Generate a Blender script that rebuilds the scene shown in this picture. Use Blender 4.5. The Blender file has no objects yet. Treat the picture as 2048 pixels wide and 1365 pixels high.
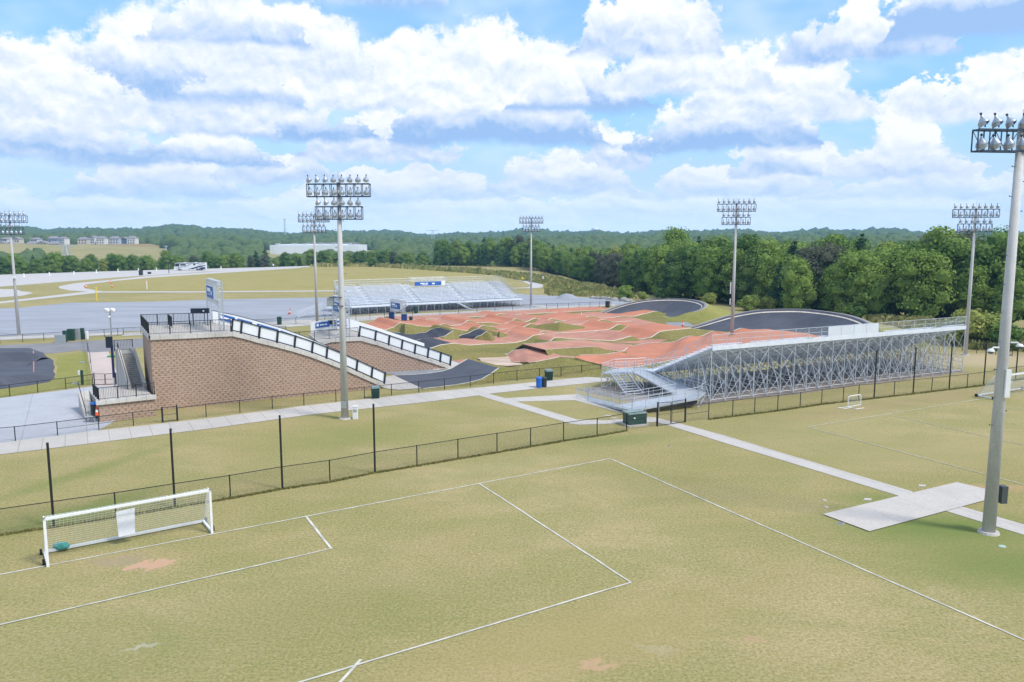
import bpy, bmesh, math, random
import numpy as np
from mathutils import Vector, Matrix
R = math.radians
random.seed(7); np.random.seed(7)
sc = bpy.context.scene
COL = sc.collection

# ---------------------------------------------------------------- camera
FPX, HY, CAMH = 1585.0, 472.0, 16.0          # focal length and horizon measured in the 2048 px wide photograph, camera height in m
PITCH = math.atan((682.5 - HY) / FPX)
cam = bpy.data.cameras.new('camera'); cam_o = bpy.data.objects.new('camera', cam); COL.objects.link(cam_o)
cam_o.location = (0, 0, CAMH); cam_o.rotation_euler = (R(90) - PITCH, 0, 0)
cam.sensor_width = 36; cam.lens = 36 * FPX / 2048; cam.clip_start = .5; cam.clip_end = 12000
sc.camera = cam_o
_c, _s = math.cos(PITCH), math.sin(PITCH)
def ray(u, v):
    a = (u - 1024) / FPX; b = (682.5 - v) / FPX
    return Vector((a, _c + b * _s, -_s + b * _c))
def G(u, v, z=0.0):                           # measured photo point -> place on the level z
    d = ray(u, v); return Vector((0, 0, CAMH)) + d * ((z - CAMH) / d.z)
def GY(u, v, y):                              # measured photo point -> place at distance y
    d = ray(u, v); return Vector((0, 0, CAMH)) + d * (y / d.y)
def wallpt(u, v, A, B):                       # measured photo point -> point on the vertical plane through A and B
    d = ray(u, v); n = Vector((-(B.y - A.y), B.x - A.x, 0))
    t = (n.x * A.x + n.y * A.y) / (n.x * d.x + n.y * d.y)
    return Vector((d.x * t, d.y * t, CAMH + d.z * t))

# ---------------------------------------------------------------- sun, sky, exposure
SUN_EL, SUN_AZ = 52, 118                      # azimuth clockwise from +Y
sun = bpy.data.lights.new('sun', 'SUN'); sun_o = bpy.data.objects.new('sun', sun); COL.objects.link(sun_o)
sun.energy = 2.8; sun.angle = R(12); sun.color = (1, .955, .89)
sd = Vector((math.sin(R(SUN_AZ)) * math.cos(R(SUN_EL)), math.cos(R(SUN_AZ)) * math.cos(R(SUN_EL)), math.sin(R(SUN_EL))))
sun_o.rotation_euler = (-sd).to_track_quat('-Z', 'Y').to_euler()
sc.view_settings.view_transform = 'Standard'; sc.view_settings.look = 'None'
sc.view_settings.exposure = 0.35; sc.view_settings.gamma = 1.0
sc.view_settings.use_curve_mapping = False

class NT:                                     # tiny node-tree writer
    def __init__(s, nt): s.nt = nt; s.n = nt.nodes; s.l = nt.links
    def new(s, t, **k):
        n = s.n.new(t)
        for a, b in k.items(): setattr(n, a, b)
        return n
    def put(s, sock, v):
        if v is None: return
        if isinstance(v, bpy.types.NodeSocket): s.l.new(v, sock)
        else:
            try: sock.default_value = v
            except Exception: sock.default_value = (*v, 1.0)
    def math(s, op, a, b=None, c=None, clamp=False):
        n = s.new('ShaderNodeMath', operation=op, use_clamp=clamp)
        s.put(n.inputs[0], a); s.put(n.inputs[1], b); s.put(n.inputs[2], c); return n.outputs[0]
    def vm(s, op, a, b=None, sc_=None):
        n = s.new('ShaderNodeVectorMath', operation=op); s.put(n.inputs[0], a); s.put(n.inputs[1], b)
        if sc_ is not None: s.put(n.inputs['Scale'], sc_)
        return n.outputs['Value'] if op in ('LENGTH', 'DOT_PRODUCT', 'DISTANCE') else n.outputs[0]
    def noise(s, vec, scale, detail=3, rough=.55, dist=0, color=False):
        n = s.new('ShaderNodeTexNoise'); s.put(n.inputs['Vector'], vec); n.inputs['Scale'].default_value = scale
        n.inputs['Detail'].default_value = detail; n.inputs['Roughness'].default_value = rough; n.inputs['Distortion'].default_value = dist
        return n.outputs['Color' if color else 'Fac']
    def mix(s, f, a, b, mode='MIX'):
        n = s.new('ShaderNodeMix', data_type='RGBA', blend_type=mode)
        s.put(n.inputs[0], f); s.put(n.inputs[6], a); s.put(n.inputs[7], b); return n.outputs[2]
    def ramp(s, f, a, b, c=0., d=1., smooth=True):
        n = s.new('ShaderNodeMapRange', interpolation_type='SMOOTHSTEP' if smooth else 'LINEAR')
        s.put(n.inputs[0], f); n.inputs[1].default_value = a; n.inputs[2].default_value = b
        n.inputs[3].default_value = c; n.inputs[4].default_value = d; return n.outputs[0]

def make_world():
    w = bpy.data.worlds.new('World'); sc.world = w; w.use_nodes = True
    t = NT(w.node_tree); t.n.clear()
    out = t.new('ShaderNodeOutputWorld'); bg = t.new('ShaderNodeBackground'); t.l.new(bg.outputs[0], out.inputs[0])
    sky = t.new('ShaderNodeTexSky', sky_type='NISHITA', sun_disc=False)
    sky.sun_elevation = R(SUN_EL); sky.sun_rotation = R(SUN_AZ); sky.altitude = 200; sky.ozone_density = 1.2
    sky.air_density = 1.0; sky.dust_density = .6
    tc = t.new('ShaderNodeTexCoord'); d = tc.outputs['Generated']
    sp = t.new('ShaderNodeSeparateXYZ'); t.l.new(d, sp.inputs[0])
    az = t.math('ARCTAN2', sp.outputs[0], sp.outputs[1]); el = t.math('ARCSINE', sp.outputs[2])
    cb = t.new('ShaderNodeCombineXYZ'); t.put(cb.inputs[0], az); t.put(cb.inputs[1], el)
    p0 = cb.outputs[0]
    def ae(u, v):
        r = ray(u, v).normalized(); return (math.atan2(r.x, r.y), math.asin(r.z), 0)
    # clouds get flatter and closer together towards the horizon
    sq = t.new('ShaderNodeCombineXYZ'); t.put(sq.inputs[0], az)
    t.put(sq.inputs[1], t.math('MULTIPLY', t.math('POWER', t.math('MAXIMUM', el, .0005), .72), .95))
    q0 = sq.outputs[0]
    wob = t.vm('SUBTRACT', t.noise(q0, 11, 5, .66, color=True), (.5, .5, .5))
    pw = t.vm('ADD', p0, t.vm('MULTIPLY', wob, (.17, .13, 0)))
    sp2 = t.new('ShaderNodeSeparateXYZ'); t.l.new(pw, sp2.inputs[0]); wx, wy = sp2.outputs[0], sp2.outputs[1]
    pb = t.vm('ADD', p0, t.vm('MULTIPLY', wob, (.10, .035, 0)))
    sp3 = t.new('ShaderNodeSeparateXYZ'); t.l.new(pb, sp3.inputs[0]); by = sp3.outputs[1]
    # billows catch light from above
    def puffs(off):
        return t.noise(t.vm('ADD', t.vm('ADD', q0, off), t.vm('SCALE', wob, sc_=.05)), 15, 5, .56)
    relief = t.math('MULTIPLY', t.math('SUBTRACT', puffs((0, 0, 0)), puffs((.003, .010, 0))), -2.3)
    hz = t.ramp(el, .0, .16, 1., 0.)
    blue = t.mix(1., sky.outputs[0], (1.5, 1.75, 1.8, 1), 'MULTIPLY')
    blue = t.mix(.6, blue, (2.4, 4.8, 8.2, 1))
    col = t.mix(t.math('MULTIPLY', hz, .95), blue, (5.2, 6.8, 8.6, 1))
    # thin veils
    col = t.mix(t.ramp(t.noise(t.vm('MULTIPLY', q0, (1, 2, 1)), 5, 3, .6), .42, .7, 0., .45), col, (7.6, 8.4, 9.3, 1))
    # each cloud: (u, v of its flat base, half width, height, darkness of the base)
    CL = [(150, 448, 300, 66, .35), (560, 440, 240, 60, .4), (930, 448, 280, 66, .35), (1330, 446, 280, 74, .4), (1750, 448, 330, 74, .35),
          (300, 392, 200, 84, .85), (850, 402, 190, 70, .6), (1470, 396, 210, 66, .6), (1870, 398, 230, 70, .55), (1130, 392, 170, 100, .6),
          (560, 362, 150, 66, .6), (1620, 352, 180, 74, .65), (1800, 352, 130, 135, .35), (420, 328, 150, 66, .85), (80, 318, 220, 110, .9), (760, 322, 160, 120, .5), (1240, 335, 90, 110, .45),
          (1440, 300, 190, 120, 1.0), (1000, 286, 250, 130, 1.1), (520, 272, 210, 100, .9), (200, 250, 330, 170, .3), (1560, 240, 210, 120, .35), (1990, 232, 150, 110, .25),
          (1160, 218, 170, 130, 1.0), (700, 214, 190, 110, .35), (350, 196, 250, 190, .85), (560, 190, 170, 130, .3), (900, 200, 300, 150, .2), (1390, 184, 190, 120, .3), (60, 200, 200, 110, .2), (1845, 208, 26, 40, .1),
          (560, 140, 230, 130, .3), (1720, 120, 125, 115, .75), (1290, 110, 160, 160, .6), (450, 84, 150, 110, .7), (1990, 66, 180, 120, 1.9), (1000, -6, 130, 40, .2), (600, -10, 300, 200, .8), (1300, -60, 300, 200, .8), (60, -90, 300, 170, .8), (1800, -140, 300, 170, .9)]
    zen = t.ramp(t.noise(d, 2.2, 4, .55), .45, .6, 0., .9); zen = t.math('MULTIPLY', zen, t.ramp(t.math('ABSOLUTE', az), .62, .95, 0, 1))
    zen2 = t.math('MULTIPLY', t.ramp(t.noise(d, 2.2, 4, .55), .45, .6, 0., .9), t.ramp(el, .42, .6)); zen = t.math('MAXIMUM', zen, zen2)
    CW, CS = (9.1, 9.1, 9.2), (3.1, 4.75, 7.6)
    for (u, v, w_, h_, dk_) in CL:
        c0 = ae(u, v); W_ = w_ / FPX; H_ = h_ / FPX
        x = t.math('MULTIPLY', t.math('SUBTRACT', wx, c0[0]), 1 / W_); y = t.math('MULTIPLY', t.math('SUBTRACT', wy, c0[1]), 1 / H_)
        ins = t.math('SUBTRACT', t.math('SUBTRACT', 1., t.math('MULTIPLY', x, x)), y)          # domed top
        yb_ = t.math('MULTIPLY', t.math('SUBTRACT', by, c0[1]), 1 / H_)
        al = t.math('MULTIPLY', t.ramp(ins, .0, .16), t.ramp(yb_, -.10, .06))
        sh = t.math('ADD', t.ramp(yb_, .0, .62, dk_, .02), t.math('ADD', relief, .08), clamp=True)
        col = t.mix(al, col, t.mix(sh, (*CW, 1), (*CS, 1)))
    col = t.mix(zen, col, (7.6, 8.0, 8.8, 1))
    col = t.mix(t.ramp(el, .0, .115, .72, 0.), col, (6.6, 7.6, 8.8, 1))
    col = t.mix(1., col, t.ramp(el, .0, .075, 1.45, 1.0), 'MULTIPLY')
    below = t.ramp(el, -.02, .0, 1., 0.)
    col = t.mix(below, col, (2.0, 2.2, 1.9, 1))
    t.l.new(col, bg.inputs[0]); bg.inputs[1].default_value = .1
    w.cycles.sampling_method = 'MANUAL'; w.cycles.sample_map_resolution = 512
make_world()
sc.cycles.max_bounces = 6; sc.cycles.transparent_max_bounces = 24; sc.cycles.volume_bounces = 0
sc.cycles.diffuse_bounces = 2; sc.cycles.glossy_bounces = 2
sc.cycles.sample_clamp_indirect = 4

# ---------------------------------------------------------------- materials
MATS = {}
def mat(name, col, rough=.7, metal=0., var=.0, vs=3., bump=0., bs=20., col2=None, alpha=1., spec=.4, coords='Object'):
    if name in MATS: return MATS[name]
    m = bpy.data.materials.new(name); m.use_nodes = True; t = NT(m.node_tree); t.n.clear()
    o = t.new('ShaderNodeOutputMaterial'); b = t.new('ShaderNodeBsdfPrincipled')
    b.inputs['Roughness'].default_value = rough; b.inputs['Metallic'].default_value = metal
    b.inputs['Specular IOR Level'].default_value = spec
    tc = t.new('ShaderNodeTexCoord'); p = tc.outputs[coords]
    if var:
        f = t.ramp(t.noise(p, vs, 5, .6), .3, .7)
        c2 = col2 or tuple(max(0, c * (1 - var)) for c in col)
        t.put(b.inputs['Base Color'], t.mix(f, (*col, 1), (*c2, 1)))
    else: b.inputs['Base Color'].default_value = (*col, 1)
    if bump:
        bn = t.new('ShaderNodeBump'); bn.inputs['Strength'].default_value = bump; bn.inputs['Distance'].default_value = .05
        t.put(bn.inputs['Height'], t.noise(p, bs, 4, .6)); t.l.new(bn.outputs[0], b.inputs['Normal'])
    if alpha < 1: b.inputs['Alpha'].default_value = alpha
    t.l.new(b.outputs[0], o.inputs[0]); MATS[name] = m; return m

def grass_mat(name, a, b_, c, patches=(), streak=True, field=0.):
    m = bpy.data.materials.new(name); m.use_nodes = True; t = NT(m.node_tree); t.n.clear(); MATS[name] = m
    o = t.new('ShaderNodeOutputMaterial'); bs = t.new('ShaderNodeBsdfPrincipled'); bs.inputs['Roughness'].default_value = .95
    bs.inputs['Specular IOR Level'].default_value = .08
    g = t.new('ShaderNodeNewGeometry').outputs['Position']
    st = t.vm('MULTIPLY', g, (.55, 1.0, 1)) if streak else g
    big = t.ramp(t.noise(g, .035, 3, .6), .35, .65); mid = t.ramp(t.noise(st, .22, 5, .7, .4), .36, .64)
    sm = t.ramp(t.noise(g, 1.5, 4, .8), .32, .68); fine = t.noise(g, 7, 5, .9)
    col = t.mix(big, (*a, 1), (*b_, 1)); col = t.mix(t.math('MULTIPLY', mid, .62), col, (*c, 1))
    col = t.mix(t.math('MULTIPLY', sm, .5), col, (*a, 1))
    v = t.math('ADD', -.45, t.math('MULTIPLY', fine, 2.9))
    col = t.mix(1., col, v, 'MULTIPLY')
    # worn straw specks
    col = t.mix(t.ramp(t.noise(g, 5, 3, .75), .5, .72, 0, .5), col, (.44, .37, .23, 1))
    wob = t.vm('SCALE', t.vm('SUBTRACT', t.noise(g, 1.3, 3, .7, color=True), (.5, .5, .5)), sc_=2.2)
    gw = t.vm('MULTIPLY', t.vm('ADD', g, wob), (1, 1, 0))
    for (x, y, rx, ry, ang, pc, amt, soft) in patches:
        n = t.new('ShaderNodeMapping'); n.vector_type = 'TEXTURE'; t.put(n.inputs[0], gw)
        n.inputs['Location'].default_value = (x, y, 0); n.inputs['Rotation'].default_value = (0, 0, R(ang)); n.inputs['Scale'].default_value = (rx, ry, 1)
        k = t.ramp(t.vm('LENGTH', n.outputs[0]), 1 - soft, 1 + soft * .4, amt, 0.)
        col = t.mix(k, col, (*pc, 1))
    bn = t.new('ShaderNodeBump'); bn.inputs['Strength'].default_value = .5; bn.inputs['Distance'].default_value = .06
    t.put(bn.inputs['Height'], t.math('ADD', fine, t.math('MULTIPLY', sm, .3))); t.l.new(bn.outputs[0], bs.inputs['Normal'])
    t.put(bs.inputs['Base Color'], col); t.l.new(bs.outputs[0], o.inputs[0]); return m

def slab_mat(name, col, ang, joint=1.8, var=.12, jcol=.55, cross=None):
    """broom-finished concrete with saw-cut joints, stained"""
    m = bpy.data.materials.new(name); m.use_nodes = True; t = NT(m.node_tree); t.n.clear(); MATS[name] = m
    o = t.new('ShaderNodeOutputMaterial'); bs = t.new('ShaderNodeBsdfPrincipled'); bs.inputs['Roughness'].default_value = .85
    g = t.new('ShaderNodeNewGeometry').outputs['Position']
    n = t.new('ShaderNodeMapping'); t.put(n.inputs[0], g); n.inputs['Rotation'].default_value = (0, 0, -R(ang))
    sp = t.new('ShaderNodeSeparateXYZ'); t.l.new(n.outputs[0], sp.inputs[0])
    f = t.ramp(t.noise(g, .5, 6, .65), .3, .7)
    c2 = tuple(x * (1 - var) for x in col); cc = t.mix(f, (*col, 1), (*c2, 1))
    cc = t.mix(1., cc, t.math('ADD', .7, t.math('MULTIPLY', t.noise(g, 6, 5, .8), .6)), 'MULTIPLY')
    cc = t.mix(t.ramp(t.noise(g, .9, 5, .75), .55, .75, 0, .35), cc, (.30, .25, .20, 1))
    if joint:
        def jl(s_, j):
            fr = t.math('FRACT', t.math('DIVIDE', s_, j)); return t.math('LESS_THAN', fr, .05 / j)
        k = jl(sp.outputs[0], joint)
        if cross: k = t.math('MAXIMUM', k, jl(sp.outputs[1], cross))
        cc = t.mix(t.math('MULTIPLY', k, jcol), cc, (.16, .13, .10, 1))
        # slight tone change slab to slab
        fl = t.math('FLOOR', t.math('DIVIDE', sp.outputs[0], joint * 4)); wn = t.new('ShaderNodeTexWhiteNoise', noise_dimensions='1D'); t.put(wn.inputs[1], fl)
        cc = t.mix(1., cc, t.math('ADD', .94, t.math('MULTIPLY', wn.outputs[0], .12)), 'MULTIPLY')
    t.put(bs.inputs['Base Color'], cc); t.l.new(bs.outputs[0], o.inputs[0]); return m

def asphalt_mat(name, col, var=.25, streak=None, scale=.35):
    m = bpy.data.materials.new(name); m.use_nodes = True; t = NT(m.node_tree); t.n.clear(); MATS[name] = m
    o = t.new('ShaderNodeOutputMaterial'); bs = t.new('ShaderNodeBsdfPrincipled'); bs.inputs['Roughness'].default_value = .9
    g = t.new('ShaderNodeNewGeometry').outputs['Position']
    gs = t.vm('MULTIPLY', g, streak) if streak else g
    f = t.ramp(t.noise(gs, scale, 7, .68, .3), .3, .7); c2 = tuple(x * (1 - var) for x in col)
    cc = t.mix(f, (*col, 1), (*c2, 1))
    cc = t.mix(1., cc, t.math('ADD', .7, t.math('MULTIPLY', t.noise(g, 12, 5, .75), .6)), 'MULTIPLY')
    bn = t.new('ShaderNodeBump'); bn.inputs['Strength'].default_value = .25; bn.inputs['Distance'].default_value = .03
    t.put(bn.inputs['Height'], t.noise(g, 18, 4, .6)); t.l.new(bn.outputs[0], bs.inputs['Normal'])
    t.put(bs.inputs['Base Color'], cc); t.l.new(bs.outputs[0], o.inputs[0]); return m

def block_mat(name):
    """split-face retaining-wall blocks with a regular pattern of dark recesses"""
    m = bpy.data.materials.new(name); m.use_nodes = True; t = NT(m.node_tree); t.n.clear(); MATS[name] = m
    o = t.new('ShaderNodeOutputMaterial'); bs = t.new('ShaderNodeBsdfPrincipled'); bs.inputs['Roughness'].default_value = .95
    uv = t.new('ShaderNodeTexCoord').outputs['UV']
    br = t.new('ShaderNodeTexBrick'); t.put(br.inputs['Vector'], uv); br.inputs['Scale'].default_value = 1
    br.inputs['Color1'].default_value = (.46, .325, .245, 1); br.inputs['Color2'].default_value = (.41, .285, .21, 1); br.inputs['Mortar'].default_value = (.19, .12, .085, 1)
    br.inputs['Brick Width'].default_value = .46; br.inputs['Row Height'].default_value = .2; br.inputs['Mortar Size'].default_value = .012
    br.inputs['Mortar Smooth'].default_value = .4; br.inputs['Bias'].default_value = .0
    sp = t.new('ShaderNodeSeparateXYZ'); t.l.new(uv, sp.inputs[0])
    row = t.math('FLOOR', t.math('DIVIDE', sp.outputs[1], .26))
    sx = t.math('ADD', t.math('DIVIDE', sp.outputs[0], .52), t.math('MULTIPLY', t.math('MODULO', row, 2.), .5))
    fx = t.math('ABSOLUTE', t.math('SUBTRACT', t.math('FRACT', sx), .5)); fy = t.math('ABSOLUTE', t.math('SUBTRACT', t.math('FRACT', t.math('DIVIDE', sp.outputs[1], .26)), .5))
    w1 = t.math('LESS_THAN', t.math('ADD', t.math('MULTIPLY', fx, 1.0), t.math('MULTIPLY', fy, .35)), .2)
    w1 = t.math('MULTIPLY', w1, t.math('LESS_THAN', fy, .3))
    g = t.new('ShaderNodeNewGeometry').outputs['Position']
    cc = t.mix(t.math('MULTIPLY', w1, .55), br.outputs[0], (.16, .095, .07, 1))
    cc = t.mix(t.ramp(t.noise(g, .35, 6, .65), .42, .75, 0, .4), cc, (.44, .33, .26, 1))
    cc = t.mix(t.ramp(t.noise(t.vm('MULTIPLY', g, (1, 1, .3)), .5, 5, .7), .6, .78, 0, .45), cc, (.09, .07, .055, 1))
    cc = t.mix(1., cc, t.math('ADD', .7, t.math('MULTIPLY', t.noise(g, 7, 4, .7), .6)), 'MULTIPLY')
    bn = t.new('ShaderNodeBump'); bn.inputs['Strength'].default_value = .6; bn.inputs['Distance'].default_value = .06
    t.put(bn.inputs['Height'], t.math('SUBTRACT', br.outputs[1], w1)); bn.invert = True
    t.l.new(bn.outputs[0], bs.inputs['Normal'])
    t.put(bs.inputs['Base Color'], cc); t.l.new(bs.outputs[0], o.inputs[0]); return m

def leaf_mat(name, cols, fac=.5, trunk=False):
    """foliage; the tone varies from tree to tree and from leaf clump to leaf clump"""
    m = bpy.data.materials.new(name); m.use_nodes = True; t = NT(m.node_tree); t.n.clear(); MATS[name] = m
    o = t.new('ShaderNodeOutputMaterial'); bs = t.new('ShaderNodeBsdfPrincipled'); bs.inputs['Roughness'].default_value = .75
    bs.inputs['Specular IOR Level'].default_value = .25
    oi = t.new('ShaderNodeObjectInfo'); g = t.new('ShaderNodeNewGeometry').outputs['Position']
    cr = t.new('ShaderNodeValToRGB'); e = cr.color_ramp.elements
    for i, c in enumerate(cols):
        x = i / (len(cols) - 1)
        if i < 2: e[i].position = x; e[i].color = (*c, 1)
        else: k = e.new(x); k.color = (*c, 1)
    e[1].position = 1 / (len(cols) - 1)
    f = t.math('ADD', t.math('MULTIPLY', oi.outputs['Random'], fac), t.math('MULTIPLY', t.noise(g, .12 if fac < .2 else .45, 4, .6), 1 - fac))
    t.l.new(f, cr.inputs[0])
    cc = t.mix(1., cr.outputs[0], t.math('ADD', .2, t.math('MULTIPLY', t.noise(g, 1.7, 5, .82), 1.75)), 'MULTIPLY')
    t.put(bs.inputs['Base Color'], cc)
    tr = t.new('ShaderNodeBsdfTranslucent'); t.put(tr.inputs[0], cc); mx = t.new('ShaderNodeMixShader'); mx.inputs[0].default_value = .3
    t.l.new(bs.outputs[0], mx.inputs[1]); t.l.new(tr.outputs[0], mx.inputs[2]); t.l.new(mx.outputs[0], o.inputs[0]); return m

def mesh_mat(name, col, cover):
    """fine wire mesh: open area lets everything behind show through"""
    m = bpy.data.materials.new(name); m.use_nodes = True; t = NT(m.node_tree); t.n.clear(); MATS[name] = m
    o = t.new('ShaderNodeOutputMaterial'); bs = t.new('ShaderNodeBsdfPrincipled'); bs.inputs['Base Color'].default_value = (*col, 1)
    bs.inputs['Roughness'].default_value = .6
    uv = t.new('ShaderNodeTexCoord').outputs['UV']; sp = t.new('ShaderNodeSeparateXYZ'); t.l.new(uv, sp.inputs[0])
    def ln(a):
        return t.math('LESS_THAN', t.math('ABSOLUTE', t.math('SUBTRACT', t.math('FRACT', t.math('DIVIDE', a, .09)), .5)), cover * .5)
    a = ln(t.math('ADD', sp.outputs[0], sp.outputs[1])); b = ln(t.math('SUBTRACT', sp.outputs[0], sp.outputs[1]))
    k = t.math('MAXIMUM', a, b)
    tr = t.new('ShaderNodeBsdfTransparent'); mx = t.new('ShaderNodeMixShader'); t.put(mx.inputs[0], k)
    t.l.new(tr.outputs[0], mx.inputs[1]); t.l.new(bs.outputs[0], mx.inputs[2]); t.l.new(mx.outputs[0], o.inputs[0]); return m

# ---------------------------------------------------------------- mesh building
def tag(o, label=None, cat=None, group=None, kind=None):
    for k, v in (('label', label), ('category', cat), ('group', group), ('kind', kind)):
        if v: o[k] = v
    return o
def thing(name, loc, label, cat, group=None, rz=0.):
    o = bpy.data.objects.new(name, None); COL.objects.link(o); o.location = loc; o.rotation_euler = (0, 0, rz)
    o.empty_display_size = .3
    return tag(o, label, cat, group)
class MB:
    def __init__(s): s.v = []; s.f = []; s.m = []; s.uv = {}; s.mi = 0
    def add(s, vs, fs, mi=None):
        k = len(s.v); s.v += [tuple(v) for v in vs]
        for f in fs: s.f.append([i + k for i in f]); s.m.append(s.mi if mi is None else mi)
        return s
    def quad(s, a, b, c, d, mi=None, uv=None):
        if uv: s.uv[len(s.f)] = uv
        return s.add([a, b, c, d], [(0, 1, 2, 3)], mi)
    def box(s, c, size, rz=0., mi=None):
        x, y, z = [h / 2 for h in size]; co, si = math.cos(rz), math.sin(rz); vs = []
        for dz in (-z, z):
            for dx, dy in ((-x, -y), (x, -y), (x, y), (-x, y)): vs.append((c[0] + dx * co - dy * si, c[1] + dx * si + dy * co, c[2] + dz))
        return s.add(vs, [(3, 2, 1, 0), (4, 5, 6, 7), (0, 1, 5, 4), (1, 2, 6, 5), (2, 3, 7, 6), (3, 0, 4, 7)], mi)
    def tube(s, p, q, r, r2=None, n=6, cap=True, mi=None):
        p = Vector(p); q = Vector(q); d = q - p
        if d.length < 1e-6: return s
        d.normalize(); a = d.orthogonal().normalized(); b = d.cross(a); r2 = r if r2 is None else r2
        if n == 4: a, b = (a + b).normalized(), (b - a).normalized()
        vs = []
        for (o, rr) in ((p, r), (q, r2)):
            for i in range(n):
                t = 2 * math.pi * i / n; vs.append(o + (a * math.cos(t) + b * math.sin(t)) * rr)
        fs = [(i, (i + 1) % n, n + (i + 1) % n, n + i) for i in range(n)]
        if cap: fs += [tuple(range(n))[::-1], tuple(range(n, 2 * n))]
        return s.add(vs, fs, mi)
    def bar(s, p, q, w, h, up=(0, 0, 1), mi=None):
        p = Vector(p); q = Vector(q); d = (q - p).normalized(); u = Vector(up); x = d.cross(u)
        if x.length < 1e-4: x = d.cross(Vector((0, 1, 0)))
        x.normalize(); u = x.cross(d).normalized(); vs = []
        for o in (p, q):
            for a, b in ((-1, -1), (1, -1), (1, 1), (-1, 1)): vs.append(o + x * a * w / 2 + u * b * h / 2)
        return s.add(vs, [(0, 1, 2, 3)[::-1], (4, 5, 6, 7), (0, 1, 5, 4), (1, 2, 6, 5), (2, 3, 7, 6), (3, 0, 4, 7)], mi)
    def path(s, pts, r, n=6, mi=None):
        for a, b in zip(pts, pts[1:]): s.tube(a, b, r, n=n, mi=mi)
        return s
    def lathe(s, prof, c=(0, 0, 0), n=12, M=None, mi=None):
        vs = []; fs = []
        for (r, z) in prof:
            for i in range(n):
                t = 2 * math.pi * i / n; p = Vector((r * math.cos(t), r * math.sin(t), z))
                if M: p = M @ p
                vs.append(p + Vector(c))
        for j in range(len(prof) - 1):
            for i in range(n): fs.append((j * n + i, j * n + (i + 1) % n, (j + 1) * n + (i + 1) % n, (j + 1) * n + i))
        fs.append(tuple(range(n))[::-1]); fs.append(tuple(range((len(prof) - 1) * n, len(prof) * n)))
        return s.add(vs, fs, mi)
    def prism(s, poly, z0, z1, mi=None):
        n = len(poly); vs = [(p[0], p[1], z0) for p in poly] + [(p[0], p[1], z1) for p in poly]
        fs = [tuple(range(n))[::-1], tuple(range(n, 2 * n))] + [(i, (i + 1) % n, n + (i + 1) % n, n + i) for i in range(n)]
        return s.add(vs, fs, mi)
    def build(s, name, mats, parent=None, smooth=False, local=False):
        me = bpy.data.meshes.new(name)
        off = Vector(parent.location) if (parent and not local and parent.type == 'EMPTY') else Vector((0, 0, 0))
        if parent and not local and parent.parent: off = off + Vector(parent.parent.location)
        if parent and not local and parent.type == 'MESH' and parent.parent: off = Vector(parent.parent.location)
        me.from_pydata([(v[0] - off.x, v[1] - off.y, v[2] - off.z) for v in s.v], [], s.f)
        if not isinstance(mats, (list, tuple)): mats = [mats]
        for m in mats: me.materials.append(m)
        me.polygons.foreach_set('material_index', s.m)
        if smooth: me.polygons.foreach_set('use_smooth', [True] * len(me.polygons))
        if s.uv:
            ul = me.uv_layers.new(name='UVMap')
            for fi, u in s.uv.items():
                for k, li in enumerate(me.polygons[fi].loop_indices): ul.data[li].uv = u[k]
        me.update()
        o = bpy.data.objects.new(name, me); COL.objects.link(o)
        if parent: o.parent = parent
        return o
def sheet(name, pts, z, m, kind='structure', smoothpts=False):
    """a flat paved or painted sheet on the ground"""
    bm = bmesh.new(); vs = [bm.verts.new((p[0], p[1], z)) for p in pts]; f = bm.faces.new(vs); f.normal_update()
    if f.normal.z < 0: f.normal_flip()
    bmesh.ops.triangulate(bm, faces=[f], ngon_method='EAR_CLIP')
    me = bpy.data.meshes.new(name); bm.to_mesh(me); bm.free(); me.materials.append(m)
    o = bpy.data.objects.new(name, me); COL.objects.link(o); return tag(o, kind=kind)
def px(*pts): return [G(u, v) for u, v in pts]
def wobble(pts, step=2.5, amp=.25, seed=0):
    rnd = random.Random(seed); out = []
    for a, b in zip(pts, pts[1:] + pts[:1]):
        n = max(1, min(60, int((b - a).length / step)))
        for i in range(n):
            p = a.lerp(b, i / n)
            if i: p = p + Vector((rnd.uniform(-amp, amp), rnd.uniform(-amp, amp), 0))
            out.append(p)
    return out
def copy_tree(o, parent=None):
    c = o.copy(); COL.objects.link(c); c.parent = parent
    for ch in list(o.children): copy_tree(ch, c)
    return c
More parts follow.
